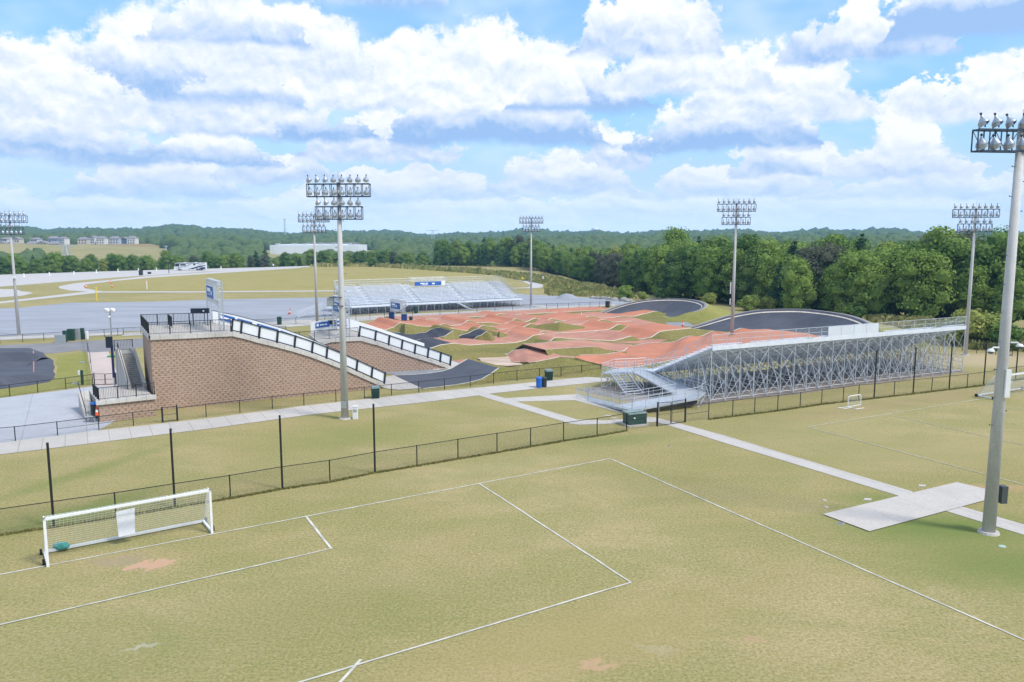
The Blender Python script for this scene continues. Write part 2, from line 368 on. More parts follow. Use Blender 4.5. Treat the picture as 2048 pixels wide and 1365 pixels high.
# ================================================================ terrain
EX = np.array([-420, -230, -206, -186, -162, -127, -100, -60, 10, 26, 40, 50, 62, 84, 105, 170, 420], float)
EY = np.array([318, 326, 334, 360, 384, 410, 436, 440, 425, 262, 205, 180, 150, 138, 125, 100, 60], float)
def terr(x, y):
    x = np.asarray(x, float); y = np.asarray(y, float)
    d = y - np.interp(x, EX, EY)
    dx = np.where((x > 10) & (x < 60), .35, 1.) * d
    left = 1 / (1 + np.exp((x - 15) / 25.)); right = 1 - left
    drop = -(11 * left + 4.5 * right) * np.clip(dx / 55., 0, 1) ** 1.2
    r = np.hypot(x, y); k = np.clip((r - 430) / 500., 0, 1); k = k * k * (3 - 2 * k)
    k2 = np.clip((r - 900) / 1500., 0, 1); k2 = k2 * k2 * (3 - 2 * k2)
    az = np.degrees(np.arctan2(x, y))
    ridge = 17 + 5 * np.sin(az * .55 + 1) + 3 * np.sin(az * 1.3) + 11 * np.exp(-((az + 24) / 9.) ** 2) + 3.5 * np.exp(-((az - 6) / 3.5) ** 2) + 2 * np.exp(-((az - 17) / 4.) ** 2) - 7 * np.exp(-((az + 9) / 8.) ** 2) - 4 * np.exp(-((az - 12) / 2.5) ** 2)
    hill = 7 * np.exp(-(((x + 500) / 230.) ** 2 + ((y - 800) / 150.) ** 2))
    far = -9 + (ridge - 2) * k2 + 9 * k * left + 9 * k * right + hill + 3 * np.sin(x / 160. + y / 310.) * np.sin(y / 190.) * k
    z = np.where(k > 0, (1 - k) * drop + k * far, drop)
    return np.where(d > 0, z, 0.0)
def make_ground():
    ys = np.concatenate([np.arange(-60, 100, 20.), np.arange(100, 480, 6.), 480 * 1.045 ** np.arange(0, 62)])
    xs = np.concatenate([-(420 * 1.09 ** np.arange(1, 28))[::-1], np.arange(-420, 421, 9.), 420 * 1.09 ** np.arange(1, 28)])
    X, Y = np.meshgrid(xs, ys); Z = terr(X, Y); nx, ny = len(xs), len(ys)
    V = np.stack([X, Y, Z], -1).reshape(-1, 3)
    i = np.arange(nx - 1)[None, :] + nx * np.arange(ny - 1)[:, None]; i = i.ravel()
    Fq = np.stack([i, i + 1, i + nx + 1, i + nx], -1)
    me = bpy.data.meshes.new('ground'); me.from_pydata(V.tolist(), [], Fq.tolist())
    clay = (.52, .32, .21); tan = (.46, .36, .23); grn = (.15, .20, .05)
    def at(u, v): p = G(u, v); return p.x, p.y
    P = [(*at(301, 1130), 1.25, .72, 25, clay, .95, .22), (*at(236, 1122), 1.4, .8, 20, (.33, .26, .17), .6, .5), (*at(1197, 1331), .7, .3, 10, clay, .75, .4),
         (*at(279, 1297), .8, .2, 18, (.5, .48, .42), .6, .7), (*at(1310, 1297), .9, .3, -20, (.42, .36, .24), .5, .6), (*at(1500, 1280), .9, .35, 30, clay, .35, .6),
         (*at(1000, 935), 9, 1.0, 32, (.30, .28, .13), .35, .9), (*at(185, 1015), 1.2, 7, -28, grn, .5, .8), (*at(170, 945), 1.1, 8, -22, grn, .45, .8),
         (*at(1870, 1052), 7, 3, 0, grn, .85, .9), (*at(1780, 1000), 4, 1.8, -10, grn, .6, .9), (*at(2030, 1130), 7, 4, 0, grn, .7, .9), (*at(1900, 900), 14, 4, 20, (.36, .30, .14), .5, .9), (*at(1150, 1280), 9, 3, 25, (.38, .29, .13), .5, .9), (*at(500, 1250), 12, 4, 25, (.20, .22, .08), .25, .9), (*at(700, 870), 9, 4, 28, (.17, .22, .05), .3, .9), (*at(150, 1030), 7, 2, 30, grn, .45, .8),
         (*at(1250, 880), 6, 2, 20, grn, .4, .8), (*at(1985, 975), 3.4, .8, -5, (.5, .3, .17), .5, .6), (*at(890, 790), 4.5, .5, 28, (.52, .28, .15), .6, .5),
         (*at(1750, 720), 12, 3, 28, tan, .3, .9), (*at(2010, 720), 14, 7, 10, tan, .75, .6), (*at(1550, 770), 30, 1.6, 28, (.30, .22, .12), .6, .6),
         (*at(1850, 800), 26, 2.0, 28, (.30, .22, .12), .35, .8), (*at(1640, 870), 9, 6, 30, (.30, .27, .12), .4, .9)]
    m = grass_mat('grass', (.305, .255, .106), (.405, .325, .165), (.225, .232, .078), P)
    me.materials.append(m); o = bpy.data.objects.new('ground', me); COL.objects.link(o); tag(o, kind='structure')
make_ground()

conc = slab_mat('concrete_walk', (.50, .46, .42), 28.8, 1.55, .10)
conc2 = slab_mat('concrete_plaza', (.45, .455, .49), 28.8, 4.6, .10, .5, 3.6)
pink = slab_mat('concrete_pink', (.58, .47, .42), 8, 3.0, .12, .4)
gravel = asphalt_mat('gravel_grey', (.34, .35, .39), .22, (.4, 1.6, 1), .12)
grey_asph = asphalt_mat('asphalt_grey', (.24, .23, .24), .2)
pale = slab_mat('concrete_road', (.52, .485, .465), 0, 0, .10)
black_asph = asphalt_mat('asphalt_black', (.052, .056, .075), .35)
pumpas = asphalt_mat('asphalt_pump', (.085, .092, .118), .3, (.5, 1.3, 1), .4)
white_line = mat('line_paint', (.66, .63, .55), .8, var=.35, vs=1.2)
sand = asphalt_mat('sand', (.62, .47, .36), .35, (.5, 1.4, 1), .5)
meadow = grass_mat('meadow', (.33, .27, .095), (.28, .25, .075), (.38, .32, .14), ())
lawn = grass_mat('lawn', (.25, .245, .065), (.21, .225, .05), (.32, .28, .10), ())
olive = grass_mat('olive_turf', (.20, .175, .055), (.145, .155, .038), (.26, .205, .085), ())

# far meadow, roads and lots
sheet('meadow', wobble(px((165, 579), (172, 571), (225, 563), (345, 551), (420, 545), (560, 538), (640, 533.5), (750, 533.5), (860, 540), (980, 549), (1010, 560), (1000, 577), (640, 582), (300, 583), (200, 583)), 9, .8, 3), .012, meadow)
sheet('parking_lot', px((-320, 556), (0, 550), (175, 544.2), (325, 540), (512, 535.6), (640, 531.6), (640, 533.2), (512, 541), (412, 544), (350, 548), (225, 556), (125, 564), (0, 574), (-320, 590)), .016, pale)
sheet('service_road', px((600, 534.5), (412, 545), (300, 552), (225, 560), (150, 567), (118, 573), (118, 577), (140, 581.5), (175, 583.5), (215, 584.5), (195, 582), (170, 577), (166, 573), (176, 569), (225, 563), (300, 556), (412, 548.5), (600, 536.5)), .022, pale)
sheet('gravel_shoulder', wobble(px((-80, 578), (25, 579), (66, 587), (45, 592), (-80, 600)), 5, .5, 5), .02, pale)
sheet('footpath', px((-100, 609), (0, 604), (175, 583.5), (400, 583.2), (660, 581.5), (980, 577), (980, 578.6), (660, 583.4), (400, 585.4), (200, 585.8), (0, 607.5), (-100, 613)), .026, pale)
LOT = wobble(px((-500, 640), (-100, 622), (0, 617), (40, 616), (140, 606), (300, 604), (420, 600), (655, 595), (800, 590), (1000, 588), (1060, 590), (1130, 593), (1200, 597), (1260, 601), (1262, 604), (1230, 612), (1060, 618), (960, 620), (840, 624), (700, 632), (560, 648), (400, 657), (245, 664), (0, 673.5), (-500, 700)), 8, .6, 11)
sheet('gravel_lot', LOT, .014, gravel)
sheet('lot_kerb_walk', px((-500, 703), (0, 674.5), (245, 665), (245, 669.5), (0, 681), (-500, 712)), .03, pale)
sheet('track_walk', px((245, 667), (330, 662), (600, 640), (640, 641), (711, 634), (800, 629), (900, 625), (1030, 618), (1120, 612.5), (1200, 610), (1230, 609), (1230, 612), (1120, 618), (1030, 623.5), (900, 631), (800, 636.5), (711, 643.5), (640, 650), (560, 656), (430, 664), (245, 673)), .034, conc)
sheet('walk_spur', px((1030, 607.5), (1062, 610), (1100, 613), (1085, 615.5), (1062, 611.5), (1028, 609)), .04, pale)
sheet('hill_road', px((960, 543), (975, 545.5), (1010, 551), (1050, 560), (1085, 570), (1090, 575), (1070, 577), (1020, 577.5), (1000, 579), (1000, 577.5), (1056, 575.5), (1063, 572), (1045, 563), (1000, 552), (960, 545)), .03, pale)

# left: pump track corner, gravel track, plaza
sheet('grey_path', wobble(px((-400, 712), (0, 691), (100, 687), (180, 682), (245, 680), (330, 674), (330, 690), (250, 699), (215, 704), (172, 706), (160, 701), (110, 707), (50, 708), (-400, 728)), 4, .25, 9), .018, grey_asph)
sheet('pink_walk', px((175, 706), (217, 704), (234, 745), (234, 774), (187, 774)), .026, pink)
sheet('plaza', px((-420, 836), (0, 797), (190, 773), (255, 768), (300, 800), (196, 863), (0, 886), (-420, 936)), .02, conc2)
sheet('sidewalk', px((-420, 960), (-420, 938), (0, 886.5), (195, 862.3), (420, 837), (614, 812), (860, 785), (994, 772.5), (1201, 752), (1222, 750), (1222, 763), (1210, 764), (1095, 775.5), (979, 788.5), (979, 790), (956, 792), (860, 804), (614, 831), (420, 858), (205, 885), (0, 910)), .028, conc)
sheet('branch_path', px((957, 791.5), (979, 789), (1010, 797), (1060, 812), (1155, 840), (1210, 841.5), (1250, 838.5), (1292, 835), (1312, 836), (1372, 851), (1450, 872), (1560, 905.5), (1825, 984), (1825, 1001), (1792, 991), (1560, 920), (1450, 887), (1342, 853.5), (1312, 845), (1250, 847), (1160, 850.5), (1140, 848), (1040, 817)), .022, conc)
sheet('branch_path', px((1892, 1023), (1900, 1006), (1927, 1015), (2048, 1050), (2300, 1122), (2300, 1148), (2048, 1071)), .022, conc)
sheet('ramp_path', px((1004, 797.5), (1155, 789), (1180, 797), (1262, 826), (1240, 826), (1150, 801), (1032, 804)), .018, conc)
sheet('concrete_pad', px((1645, 1030), (1913, 966), (2016, 990), (1739, 1064.5)), .05, slab_mat('concrete_pad_m', (.49, .445, .405), 20, 3.2, .08, .25))
sheet('manhole_slab', px((1248, 801), (1215, 836), (1232, 838)), .0, conc) if False else None

# ---- lines painted on the pitches
def line(a, b, w=.12, z=.02, name='pitch_line'):
    a = G(*a); b = G(*b); d = (b - a).normalized(); n = Vector((-d.y, d.x, 0)) * w / 2
    k = max(2, int((b - a).length / 1.5)); rnd = random.Random(int(a.x * 77)); L = []; Rr = []
    for i in range(k + 1):
        p = a.lerp(b, i / k); ww = rnd.uniform(.85, 1.15); off = n * rnd.uniform(-.3, .3)
        L.append(p + n * ww + off); Rr.append(p - n * ww + off)
    o = sheet(name, L + Rr[::-1], z, white_line); return o
line((-300, 1207), (1220, 918), .10); line((1220, 918), (2300, 1391), .105, .024)
line((957, 967), (1262, 1166), .105, .024); line((1262, 1166), (380, 1432), .10, .028)
line((611, 1033), (663, 1099), .14, .024); line((663, 1098), (-300, 1320), .10, .028)
line((722, 1320), (650, 1400), .13, .024)
old_line = mat('old_line_paint', (.52, .50, .36), .9, var=.3, vs=2)
_wl = white_line; white_line = old_line
line((1616, 854.5), (2300, 744), .12); line((1616, 854.5), (2300, 1038), .12, .024)
line((1784, 831), (2300, 948), .10, .024); line((1945, 806), (2300, 857), .09, .028)
white_line = _wl
# ================================================================ trees
broad = leaf_mat('foliage_broadleaf', [(.06, .12, .032), (.125, .215, .042), (.22, .31, .06), (.09, .17, .04), (.30, .35, .075)], .62)
piney = leaf_mat('foliage_pine', [(.03, .07, .035), (.06, .12, .045), (.10, .165, .05)], .6)
yellow = leaf_mat('foliage_light', [(.23, .30, .06), (.32, .34, .09), (.20, .27, .05), (.29, .33, .09)], .7)
greyg = leaf_mat('foliage_grey', [(.08, .095, .06), (.13, .14, .09), (.09, .11, .06)], .7)
bark = mat('bark', (.13, .10, .08), .95, var=.5, vs=6, bump=.5, bs=12)
def leaf_cloud(lobes, n, size, seed, flat=.25):
    """leaf clumps: small tilted quads spread through lobes (cx,cy,cz,rx,rz)"""
    rs = np.random.RandomState(seed); L = np.array(lobes, float)
    w = L[:, 3] ** 2; idx = rs.choice(len(L), n, p=w / w.sum()); c = L[idx]
    d = rs.normal(size=(n, 3)); d /= np.linalg.norm(d, axis=1)[:, None]; d[:, 2] = np.where(d[:, 2] < -.35, -d[:, 2], d[:, 2])
    rad = 1 - np.abs(rs.normal(0, .17, n)) + rs.uniform(-.08, .26, n)
    p = c[:, :3] + d * np.stack([c[:, 3], c[:, 3], c[:, 4]], -1) * rad[:, None]
    nn = d + rs.normal(0, .45, (n, 3)) + [0, 0, .25]; nn /= np.linalg.norm(nn, axis=1)[:, None]
    a = np.cross(nn, rs.normal(size=(n, 3))); a /= np.linalg.norm(a, axis=1)[:, None]; b = np.cross(nn, a)
    s = size * rs.uniform(.5, 1.25, n)[:, None]; s2 = s * rs.uniform(.5, .9, n)[:, None]
    V = np.stack([p - a * s, p - b * s2, p + a * s, p + b * s2], 1).reshape(-1, 3)
    F = np.arange(4 * n).reshape(-1, 4); return V, F
def core(lobes, k=.7, seed=0):
    """dense inner body of each lobe so that the crown is not see-through"""
    V = []; F = []; o = 0; rs = np.random.RandomState(seed)
    for (x, y, z, rx, rz) in lobes:
        bm = bmesh.new(); bmesh.ops.create_icosphere(bm, subdivisions=1, radius=1)
        vs = np.array([v.co[:] for v in bm.verts]); fs = [[v.index for v in f.verts] for f in bm.faces]; bm.free()
        vs = vs * (k + rs.uniform(-.12, .1, (len(vs), 1))) * [rx, rx, rz] + [x, y, z]
        V.append(vs); F += [[i + o for i in f] for f in fs]; o += len(vs)
    return np.concatenate(V), F
def crown_mesh(name, lobes, n, size, m, seed, k=.7):
    V1, F1 = leaf_cloud(lobes, n, size, seed); V2, F2 = core(lobes, k, seed); F2 = [[i + len(V1) for i in f] for f in F2]
    me = bpy.data.meshes.new(name); me.from_pydata(np.concatenate([V1, V2]).tolist(), [], F1.tolist() + F2); me.materials.append(m); return me
def lobes_round(seed, h=15., w=4.6, low=.16, cnt=16):
    rs = np.random.RandomState(seed); out = []
    for i in range(cnt):
        t = (i + .5) / cnt; z = h * (low + (1 - low) * t); prof = math.sin(math.pi * min(1, (.18 + t * .80))) ** .6
        a = i * 2.4 + rs.uniform(-.5, .5); r = w * .62 * prof * rs.uniform(.55, 1.1); rx = w * rs.uniform(.36, .56) * (.65 + .4 * prof)
        out.append((r * math.cos(a), r * math.sin(a), min(z, h - rx * .5), rx, rx * rs.uniform(.75, 1.)))
    out.append((0, 0, h * .5, w * .6, h * .3)); return out
def lobes_cone(seed, h=16., w=3.4, cnt=15):
    rs = np.random.RandomState(seed); out = []
    for i in range(cnt):
        t = i / (cnt - 1); z = h * (.14 + .82 * t); a = i * 2.2; r = w * .5 * (1 - t) ** .8; rx = w * (.55 * (1 - t) ** .7 + .16)
        out.append((r * math.cos(a), r * math.sin(a), z, rx * rs.uniform(.8, 1.15), rx * rs.uniform(.6, .9)))
    return out
def trunk_mesh(name, h, r, limbs=5, seed=0):
    rs = random.Random(seed); b = MB(); pts = [Vector((0, 0, -1)), Vector((rs.uniform(-.2, .2), rs.uniform(-.2, .2), h * .35)), Vector((rs.uniform(-.4, .4), rs.uniform(-.4, .4), h * .62)), Vector((0, 0, h * .85))]
    rr = [r, r * .75, r * .5, r * .2]
    for i in range(3): b.tube(pts[i], pts[i + 1], rr[i], rr[i + 1], 7)
    for i in range(limbs):
        z = h * rs.uniform(.22, .6); a = rs.uniform(0, 6.28); l = h * rs.uniform(.16, .26)
        b.tube((0, 0, z), (math.cos(a) * l, math.sin(a) * l, z + l * rs.uniform(.5, .9)), r * .4, r * .12, 5)
    me = b.build('trunk', bark); d = me.data; bpy.data.objects.remove(me); d.name = name; return d
TM = [trunk_mesh('trunk', 15, .28, 6, 1), trunk_mesh('trunk', 15, .22, 5, 2)]
KIND = {}
for k in range(5): KIND['b%d' % k] = crown_mesh('crown_broadleaf', lobes_round(k, 15, 4.9 + .3 * k, .12 + .05 * (k % 2), 15 + k), 3400, .30, broad, k)
for k in range(2): KIND['p%d' % k] = crown_mesh('crown_pine', lobes_cone(20 + k), 3000, .27, piney, 20 + k)
for k in range(2): KIND['y%d' % k] = crown_mesh('crown_light', lobes_round(30 + k, 15, 4.2, .1, 15), 3200, .29, yellow, 30 + k)
KIND['g0'] = crown_mesh('crown_grey', lobes_round(41, 15, 4.8, .1, 15), 3000, .28, greyg, 41)
for k in range(2): KIND['s%d' % k] = crown_mesh('crown_shrub', lobes_round(50 + k, 3.0, 1.9, .1, 9), 1500, .16, broad if k else yellow, 50 + k, .7)
NT_ = [0]
def tree(x, y, h, kind, label, group, name='broadleaf_tree', wid=1.0, z=None, sh=15., cat='tree'):
    z = float(terr(x, y)) if z is None else z
    t = thing(name, (x, y, z), label, cat, group, random.uniform(0, 6.28)); s = h / sh; t.scale = (s * wid, s * wid, s); NT_[0] += 1
    c = bpy.data.objects.new('crown', KIND[kind]); COL.objects.link(c); c.parent = t
    if cat == 'tree':
        k = bpy.data.objects.new('trunk', TM[NT_[0] % 2]); COL.objects.link(k); k.parent = t
    return t
KN = {'b': ('broadleaf_tree', 'rounded green tree'), 'p': ('pine_tree', 'dark narrow pine'), 'y': ('light_green_tree', 'pale yellow-green tree'), 'g': ('grey_green_tree', 'dull grey-green tree')}
def pick(ws): return random.choices(['b0', 'b1', 'b2', 'b3', 'b4', 'p0', 'p1', 'y0', 'y1', 'g0'], ws)[0]
# right-hand wood: rows stepping back from its front edge
RE = [(-48, 432), (-20, 425), (8, 404), (24, 330), (30, 275), (38, 232), (48, 196), (60, 170), (74, 150), (92, 138), (112, 122), (140, 108)]
def along(pts, step):
    out = []; acc = 0
    for (a, b), (c, d) in zip(pts, pts[1:]):
        L = math.hypot(c - a, d - b); t = acc
        while t < L: out.append((a + (c - a) * t / L, b + (d - b) * t / L, (d - b) / L, -(c - a) / L)); t += step
        acc = t - L
    return out
rows = [(0, 5.6, 10, 13.5), (7, 6.2, 13, 16.5), (16, 7, 15.5, 18.5), (27, 8, 16, 19.5), (42, 9.5, 16.5, 20)]
for ri, (back, step, h0, h1) in enumerate(rows):
    for i, (x, y, nx_, ny_) in enumerate(along(RE, step)):
        if y > 290 and ri > 3: continue
        ox, oy = (-nx_, -ny_) if ny_ < 0 else (nx_, ny_)
        oy = abs(oy); ox = abs(ox)
        X = x + ox * back + random.uniform(-2, 2); Y = y + oy * back + random.uniform(-2, 2)
        uu = 1024 + FPX * X / Y
        if uu > 2130 or uu < 880: continue
        far_ = uu < 1330
        k = pick([3, 3, 3, 2.5, 2.5, 2.8 if far_ else 1.2, 2.8 if far_ else 1.2, 1.5 if ri < 2 else 1.0, 1.5 if ri < 2 else 1.1, 1.6])
        hh = random.uniform(h0, h1) * (.86 if y > 230 else 1.) * (.92 if 1280 < uu < 1500 and ri > 1 else 1)
        if k[0] == 'y' and ri == 0: hh *= .75
        if uu > 1560 and ri == 4: hh *= 1.04
        reg = [r_ for lim, r_ in ((1000, 'above the far meadow'), (1090, 'above the hill road'), (1180, 'behind the tall grass bank'), (1260, 'behind the lot boulders'), (1340, 'behind the far turn, left half'), (1430, 'behind the far turn, right half'),
               (1500, 'behind the mid-right mast'), (1600, 'behind the near turn, left half'), (1700, 'behind the near turn, right half'), (1800, 'just right of the near turn'), (1900, 'left of the stand-end mast'), (1980, 'right of the stand-end mast'), (9999, 'behind the huge right mast')) if uu < lim][0]
        row_w = ['front', 'second', 'third', 'fourth', 'rear'][ri]; sz = 'tall' if hh > 16.8 else ('small' if hh < 12.2 else 'mid-height')
        tree(X, Y, hh, k, '%s %s, %s rank, %s' % (sz, KN[k[0]][1], row_w, reg), 'wood trees ' + reg, KN[k[0]][0], random.uniform(.85, 1.2))
# wood beyond the left lot, growing below the rim of the plateau
n_left = 0
LE = [(-275, 330), (-232, 332), (-206, 341), (-184, 367), (-160, 391), (-125, 417), (-98, 443), (-48, 450)]
for ri, (back, step) in enumerate([(3, 7.0), (14, 8.0)]):
    for (x, y, nx_, ny_) in along(LE, step):
        X = x - nx_ * 0 + random.uniform(-2, 2); Y = y + back + random.uniform(-3, 3)
        uu = 1024 + FPX * X / Y
        if uu < -40: continue
        k = pick([3, 3, 3, 3, 3, 1, 1, .5, .4, 3.4]); top = random.uniform(4.2, 7.5) + ri * 1.2
        zb = float(terr(X, Y)) - 1.0; h = top - zb
        rg = [r_ for lim, r_ in ((90, 'near the far left mast'), (190, 'below the bare field'), (300, 'left of the motorhome'), (420, 'behind the motorhome'), (540, 'right of the motorhome'), (660, 'below the warehouse'), (9999, 'above the far meadow')) if uu < lim][0]
        tree(X, Y, h, k, '%s %s, %s rank, %s' % ('taller' if top > 6.3 else 'lower', KN[k[0]][1], 'front' if ri == 0 else 'second', rg), 'rim trees ' + rg, KN[k[0]][0], random.uniform(1.0, 1.35), zb)
p_ = GY(1353, 470, 238); tree(p_.x, p_.y, 21.5, 'b2', 'tallest dark tree, its dome standing clear above the middle of the wood', None, 'broadleaf_tree', .8, z=-4)
# shrubs at the foot of the wood
for i, (u, v, h, k, lb) in enumerate([(1252, 600, 3.6, 's1', 'round bright green bush at the end of the gravel lot'), (1349, 596, 4.0, 's1', 'tall green shrub behind the rim of the far banked turn'),
        (1322, 598, 2.9, 's1', 'small green shrub left of the tall shrub behind the far turn'), (1284, 601, 2.2, 's0', 'low yellowish shrub between two green bushes behind the far turn'),
        (1500, 622, 3.4, 's0', 'bright yellow-green bush behind the near banked turn beside the mast'), (1570, 619, 3.2, 's1', 'green bush behind the middle of the near banked turn'),
        (1535, 622, 3.0, 's0', 'olive bush behind the left half of the near banked turn'), (1690, 635, 3.0, 's0', 'pale bush at the right end of the near banked turn'),
        (1716, 640, 2.6, 's1', 'small dark bush right of the near banked turn'), (1930, 690, 5.2, 's0', 'wide yellow-green bush beside the mast at the grandstand end'),
        (1975, 690, 4.6, 's0', 'second wide yellow-green bush right of the mast at the grandstand end'), (2010, 700, 3.8, 's1', 'dark bush at the right frame edge below the wood'),
        (1418, 612, 3.0, 's0', 'sunlit green bush just behind the rim of the far turn, right side'), (745, 534, 5.0, 's1', 'green bush at the top of the far meadow'),
        (800, 532, 5.5, 's1', 'pale green bush by the wood above the far meadow'), (690, 533, 3.4, 's0', 'low bush on the crest of the far meadow')]):
    q = G(u, v); tree(q.x, q.y, h, k, lb, None, 'shrub', 1.15, z=-.1, sh=3.2, cat='shrub')
# tall rough grass on the bank in front of the wood
def rough(name, poly, n, h, m, seed, label=None):
    rs = random.Random(seed); P = [(p.x, p.y) for p in poly]; xs = [p[0] for p in P]; ys = [p[1] for p in P]; b = MB(); c = 0
    def inside(x, y):
        r = False; j = len(P) - 1
        for i in range(len(P)):
            if (P[i][1] > y) != (P[j][1] > y) and x < (P[j][0] - P[i][0]) * (y - P[i][1]) / (P[j][1] - P[i][1]) + P[i][0]: r = not r
            j = i
        return r
    while c < n:
        x = rs.uniform(min(xs), max(xs)); y = rs.uniform(min(ys), max(ys))
        if not inside(x, y): continue
        c += 1; z = float(terr(x, y)); hh = h * rs.uniform(.5, 1.3) * (.6 + .8 * abs(math.sin(x * .23 + y * .11))); a = rs.uniform(0, 3.14); w = hh * rs.uniform(.5, .9); dx, dy = math.cos(a) * w, math.sin(a) * w
        lx, ly = rs.uniform(-.3, .3) * hh, rs.uniform(-.3, .3) * hh
        b.add([(x - dx, y - dy, z - .05), (x + dx, y + dy, z - .05), (x + dx * .6 + lx, y + dy * .6 + ly, z + hh * .8), (x + lx, y + ly, z + hh), (x - dx * .7 + lx, y - dy * .7 + ly, z + hh * .7)], [(0, 1, 2, 3, 4)])
    o = b.build(name, m); tag(o, label, 'grass', None, 'stuff'); return o
tallg = leaf_mat('tall_grass_blades', [(.27, .27, .09), (.38, .33, .14), (.20, .24, .07), (.44, .37, .19)], .0)
rough('tall_grass', px((860, 540), (985, 551), (1090, 570), (1095, 592), (1180, 594), (1260, 602), (1275, 598), (1250, 586), (1180, 572), (1100, 556), (1000, 546), (900, 538)), 3600, .95, tallg, 4, 'rough tall grass bank between the gravel lot and the wood')
rough('tall_grass', px((620, 534.5), (700, 534), (760, 535), (900, 544), (980, 550), (960, 543), (860, 537), (760, 530), (640, 530)), 1500, 1.2, tallg, 5, 'rough tall grass along the crest of the far meadow')
rough('tall_grass', px((1720, 640), (1800, 655), (1945, 700), (2060, 705), (2200, 720), (2200, 690), (1990, 672), (1800, 640)), 2600, 1.0, tallg, 6, 'rough tall grass behind the far end of the near grandstand')

# ================================================================ distant woods (one mass of crowns) 
def far_woods():
    rs = np.random.RandomState(3); bm = bmesh.new(); bmesh.ops.create_icosphere(bm, subdivisions=2, radius=1)
    S = np.array([v.co[:] for v in bm.verts]); Fc = np.array([[v.index for v in f.verts] for f in bm.faces]); bm.free()
    pts = []
    def field(n, r0, r1, rad, pw=1.):
        r = r0 + (r1 - r0) * rs.uniform(0, 1, n) ** pw; a = np.radians(rs.uniform(-37, 37, n)); x = r * np.sin(a); y = r * np.cos(a)
        for xx, yy, rr in zip(x, y, r): pts.append((xx, yy, rad * rs.uniform(.7, 1.35) * (1 + rr / 5000.)))
    field(1500, 300, 620, 5.2); field(2300, 600, 1150, 6.5); field(2300, 1100, 2000, 9.5); field(2300, 1900, 3500, 15)
    V = []; n = 0
    for (x, y, rd) in pts:
        az = math.degrees(math.atan2(x, y)); r = math.hypot(x, y); u = 1024 + FPX * x / y
        ey = np.interp(x, EX, EY)
        if y < ey + 34: continue
        if u > 1000 and y < np.interp(x, [p[0] for p in RE], [p[1] for p in RE]) + 36: continue
        if 700 < r < 1010 and -40 < u < 335 and y < 930: 
            if r > 780: continue                       # houses and the bare field
        if 655 < r < 1000 and 520 < u < 760: continue   # warehouse clearing
        z = float(terr(x, y)); sq = rs.uniform(.8, 1.2); tv = HY + FPX * (16 - z - min(13, 8 + rd * .5) - 1) / y
        if y < 930 and (-60 < u < 125 and tv < 495 or 118 <= u < 345 and tv < (514 if y < 745 else 999)): continue
        if y < 800 and 535 < u < 745 and tv < 499: continue
        D = S * (1 + rs.uniform(-.22, .22, (len(S), 1))); D = D * [rd, rd, rd * sq]; top = min(13, 8 + rd * .5)
        V.append(D + [x, y, z + top - rd * sq + rs.uniform(-1.5, 2.5)]); n += 1
    V = np.concatenate(V); m = len(S); F = (Fc[None] + (np.arange(n) * m)[:, None, None]).reshape(-1, 3)
    me = bpy.data.meshes.new('far_woods'); me.vertices.add(len(V)); me.vertices.foreach_set('co', V.ravel())
    me.loops.add(F.size); me.loops.foreach_set('vertex_index', F.ravel()); me.polygons.add(len(F)); me.polygons.foreach_set('loop_start', np.arange(0, F.size, 3)); me.polygons.foreach_set('loop_total', np.full(len(F), 3))
    me.update(calc_edges=True); me.validate()
    me.materials.append(leaf_mat('foliage_distant', [(.035, .075, .04), (.075, .125, .05), (.14, .19, .06), (.045, .09, .04), (.19, .22, .08)], .0))
    o = bpy.data.objects.new('far_woods', me); COL.objects.link(o); tag(o, 'wooded hills far behind the sports park out to the horizon', 'wood', None, 'stuff')
far_woods()
# haze over everything
hm = bpy.data.materials.new('haze'); hm.use_nodes = True; t = NT(hm.node_tree); t.n.clear(); o_ = t.new('ShaderNodeOutputMaterial'); v_ = t.new('ShaderNodeVolumePrincipled')
v_.inputs['Color'].default_value = (.28, .62, 1, 1); v_.inputs['Density'].default_value = .00019; v_.inputs['Anisotropy'].default_value = 0.
t.l.new(v_.outputs[0], o_.inputs[1])
hz = MB().box((0, 1850, 50), (7200, 4300, 180)).build('haze', hm); tag(hz, kind='stuff')
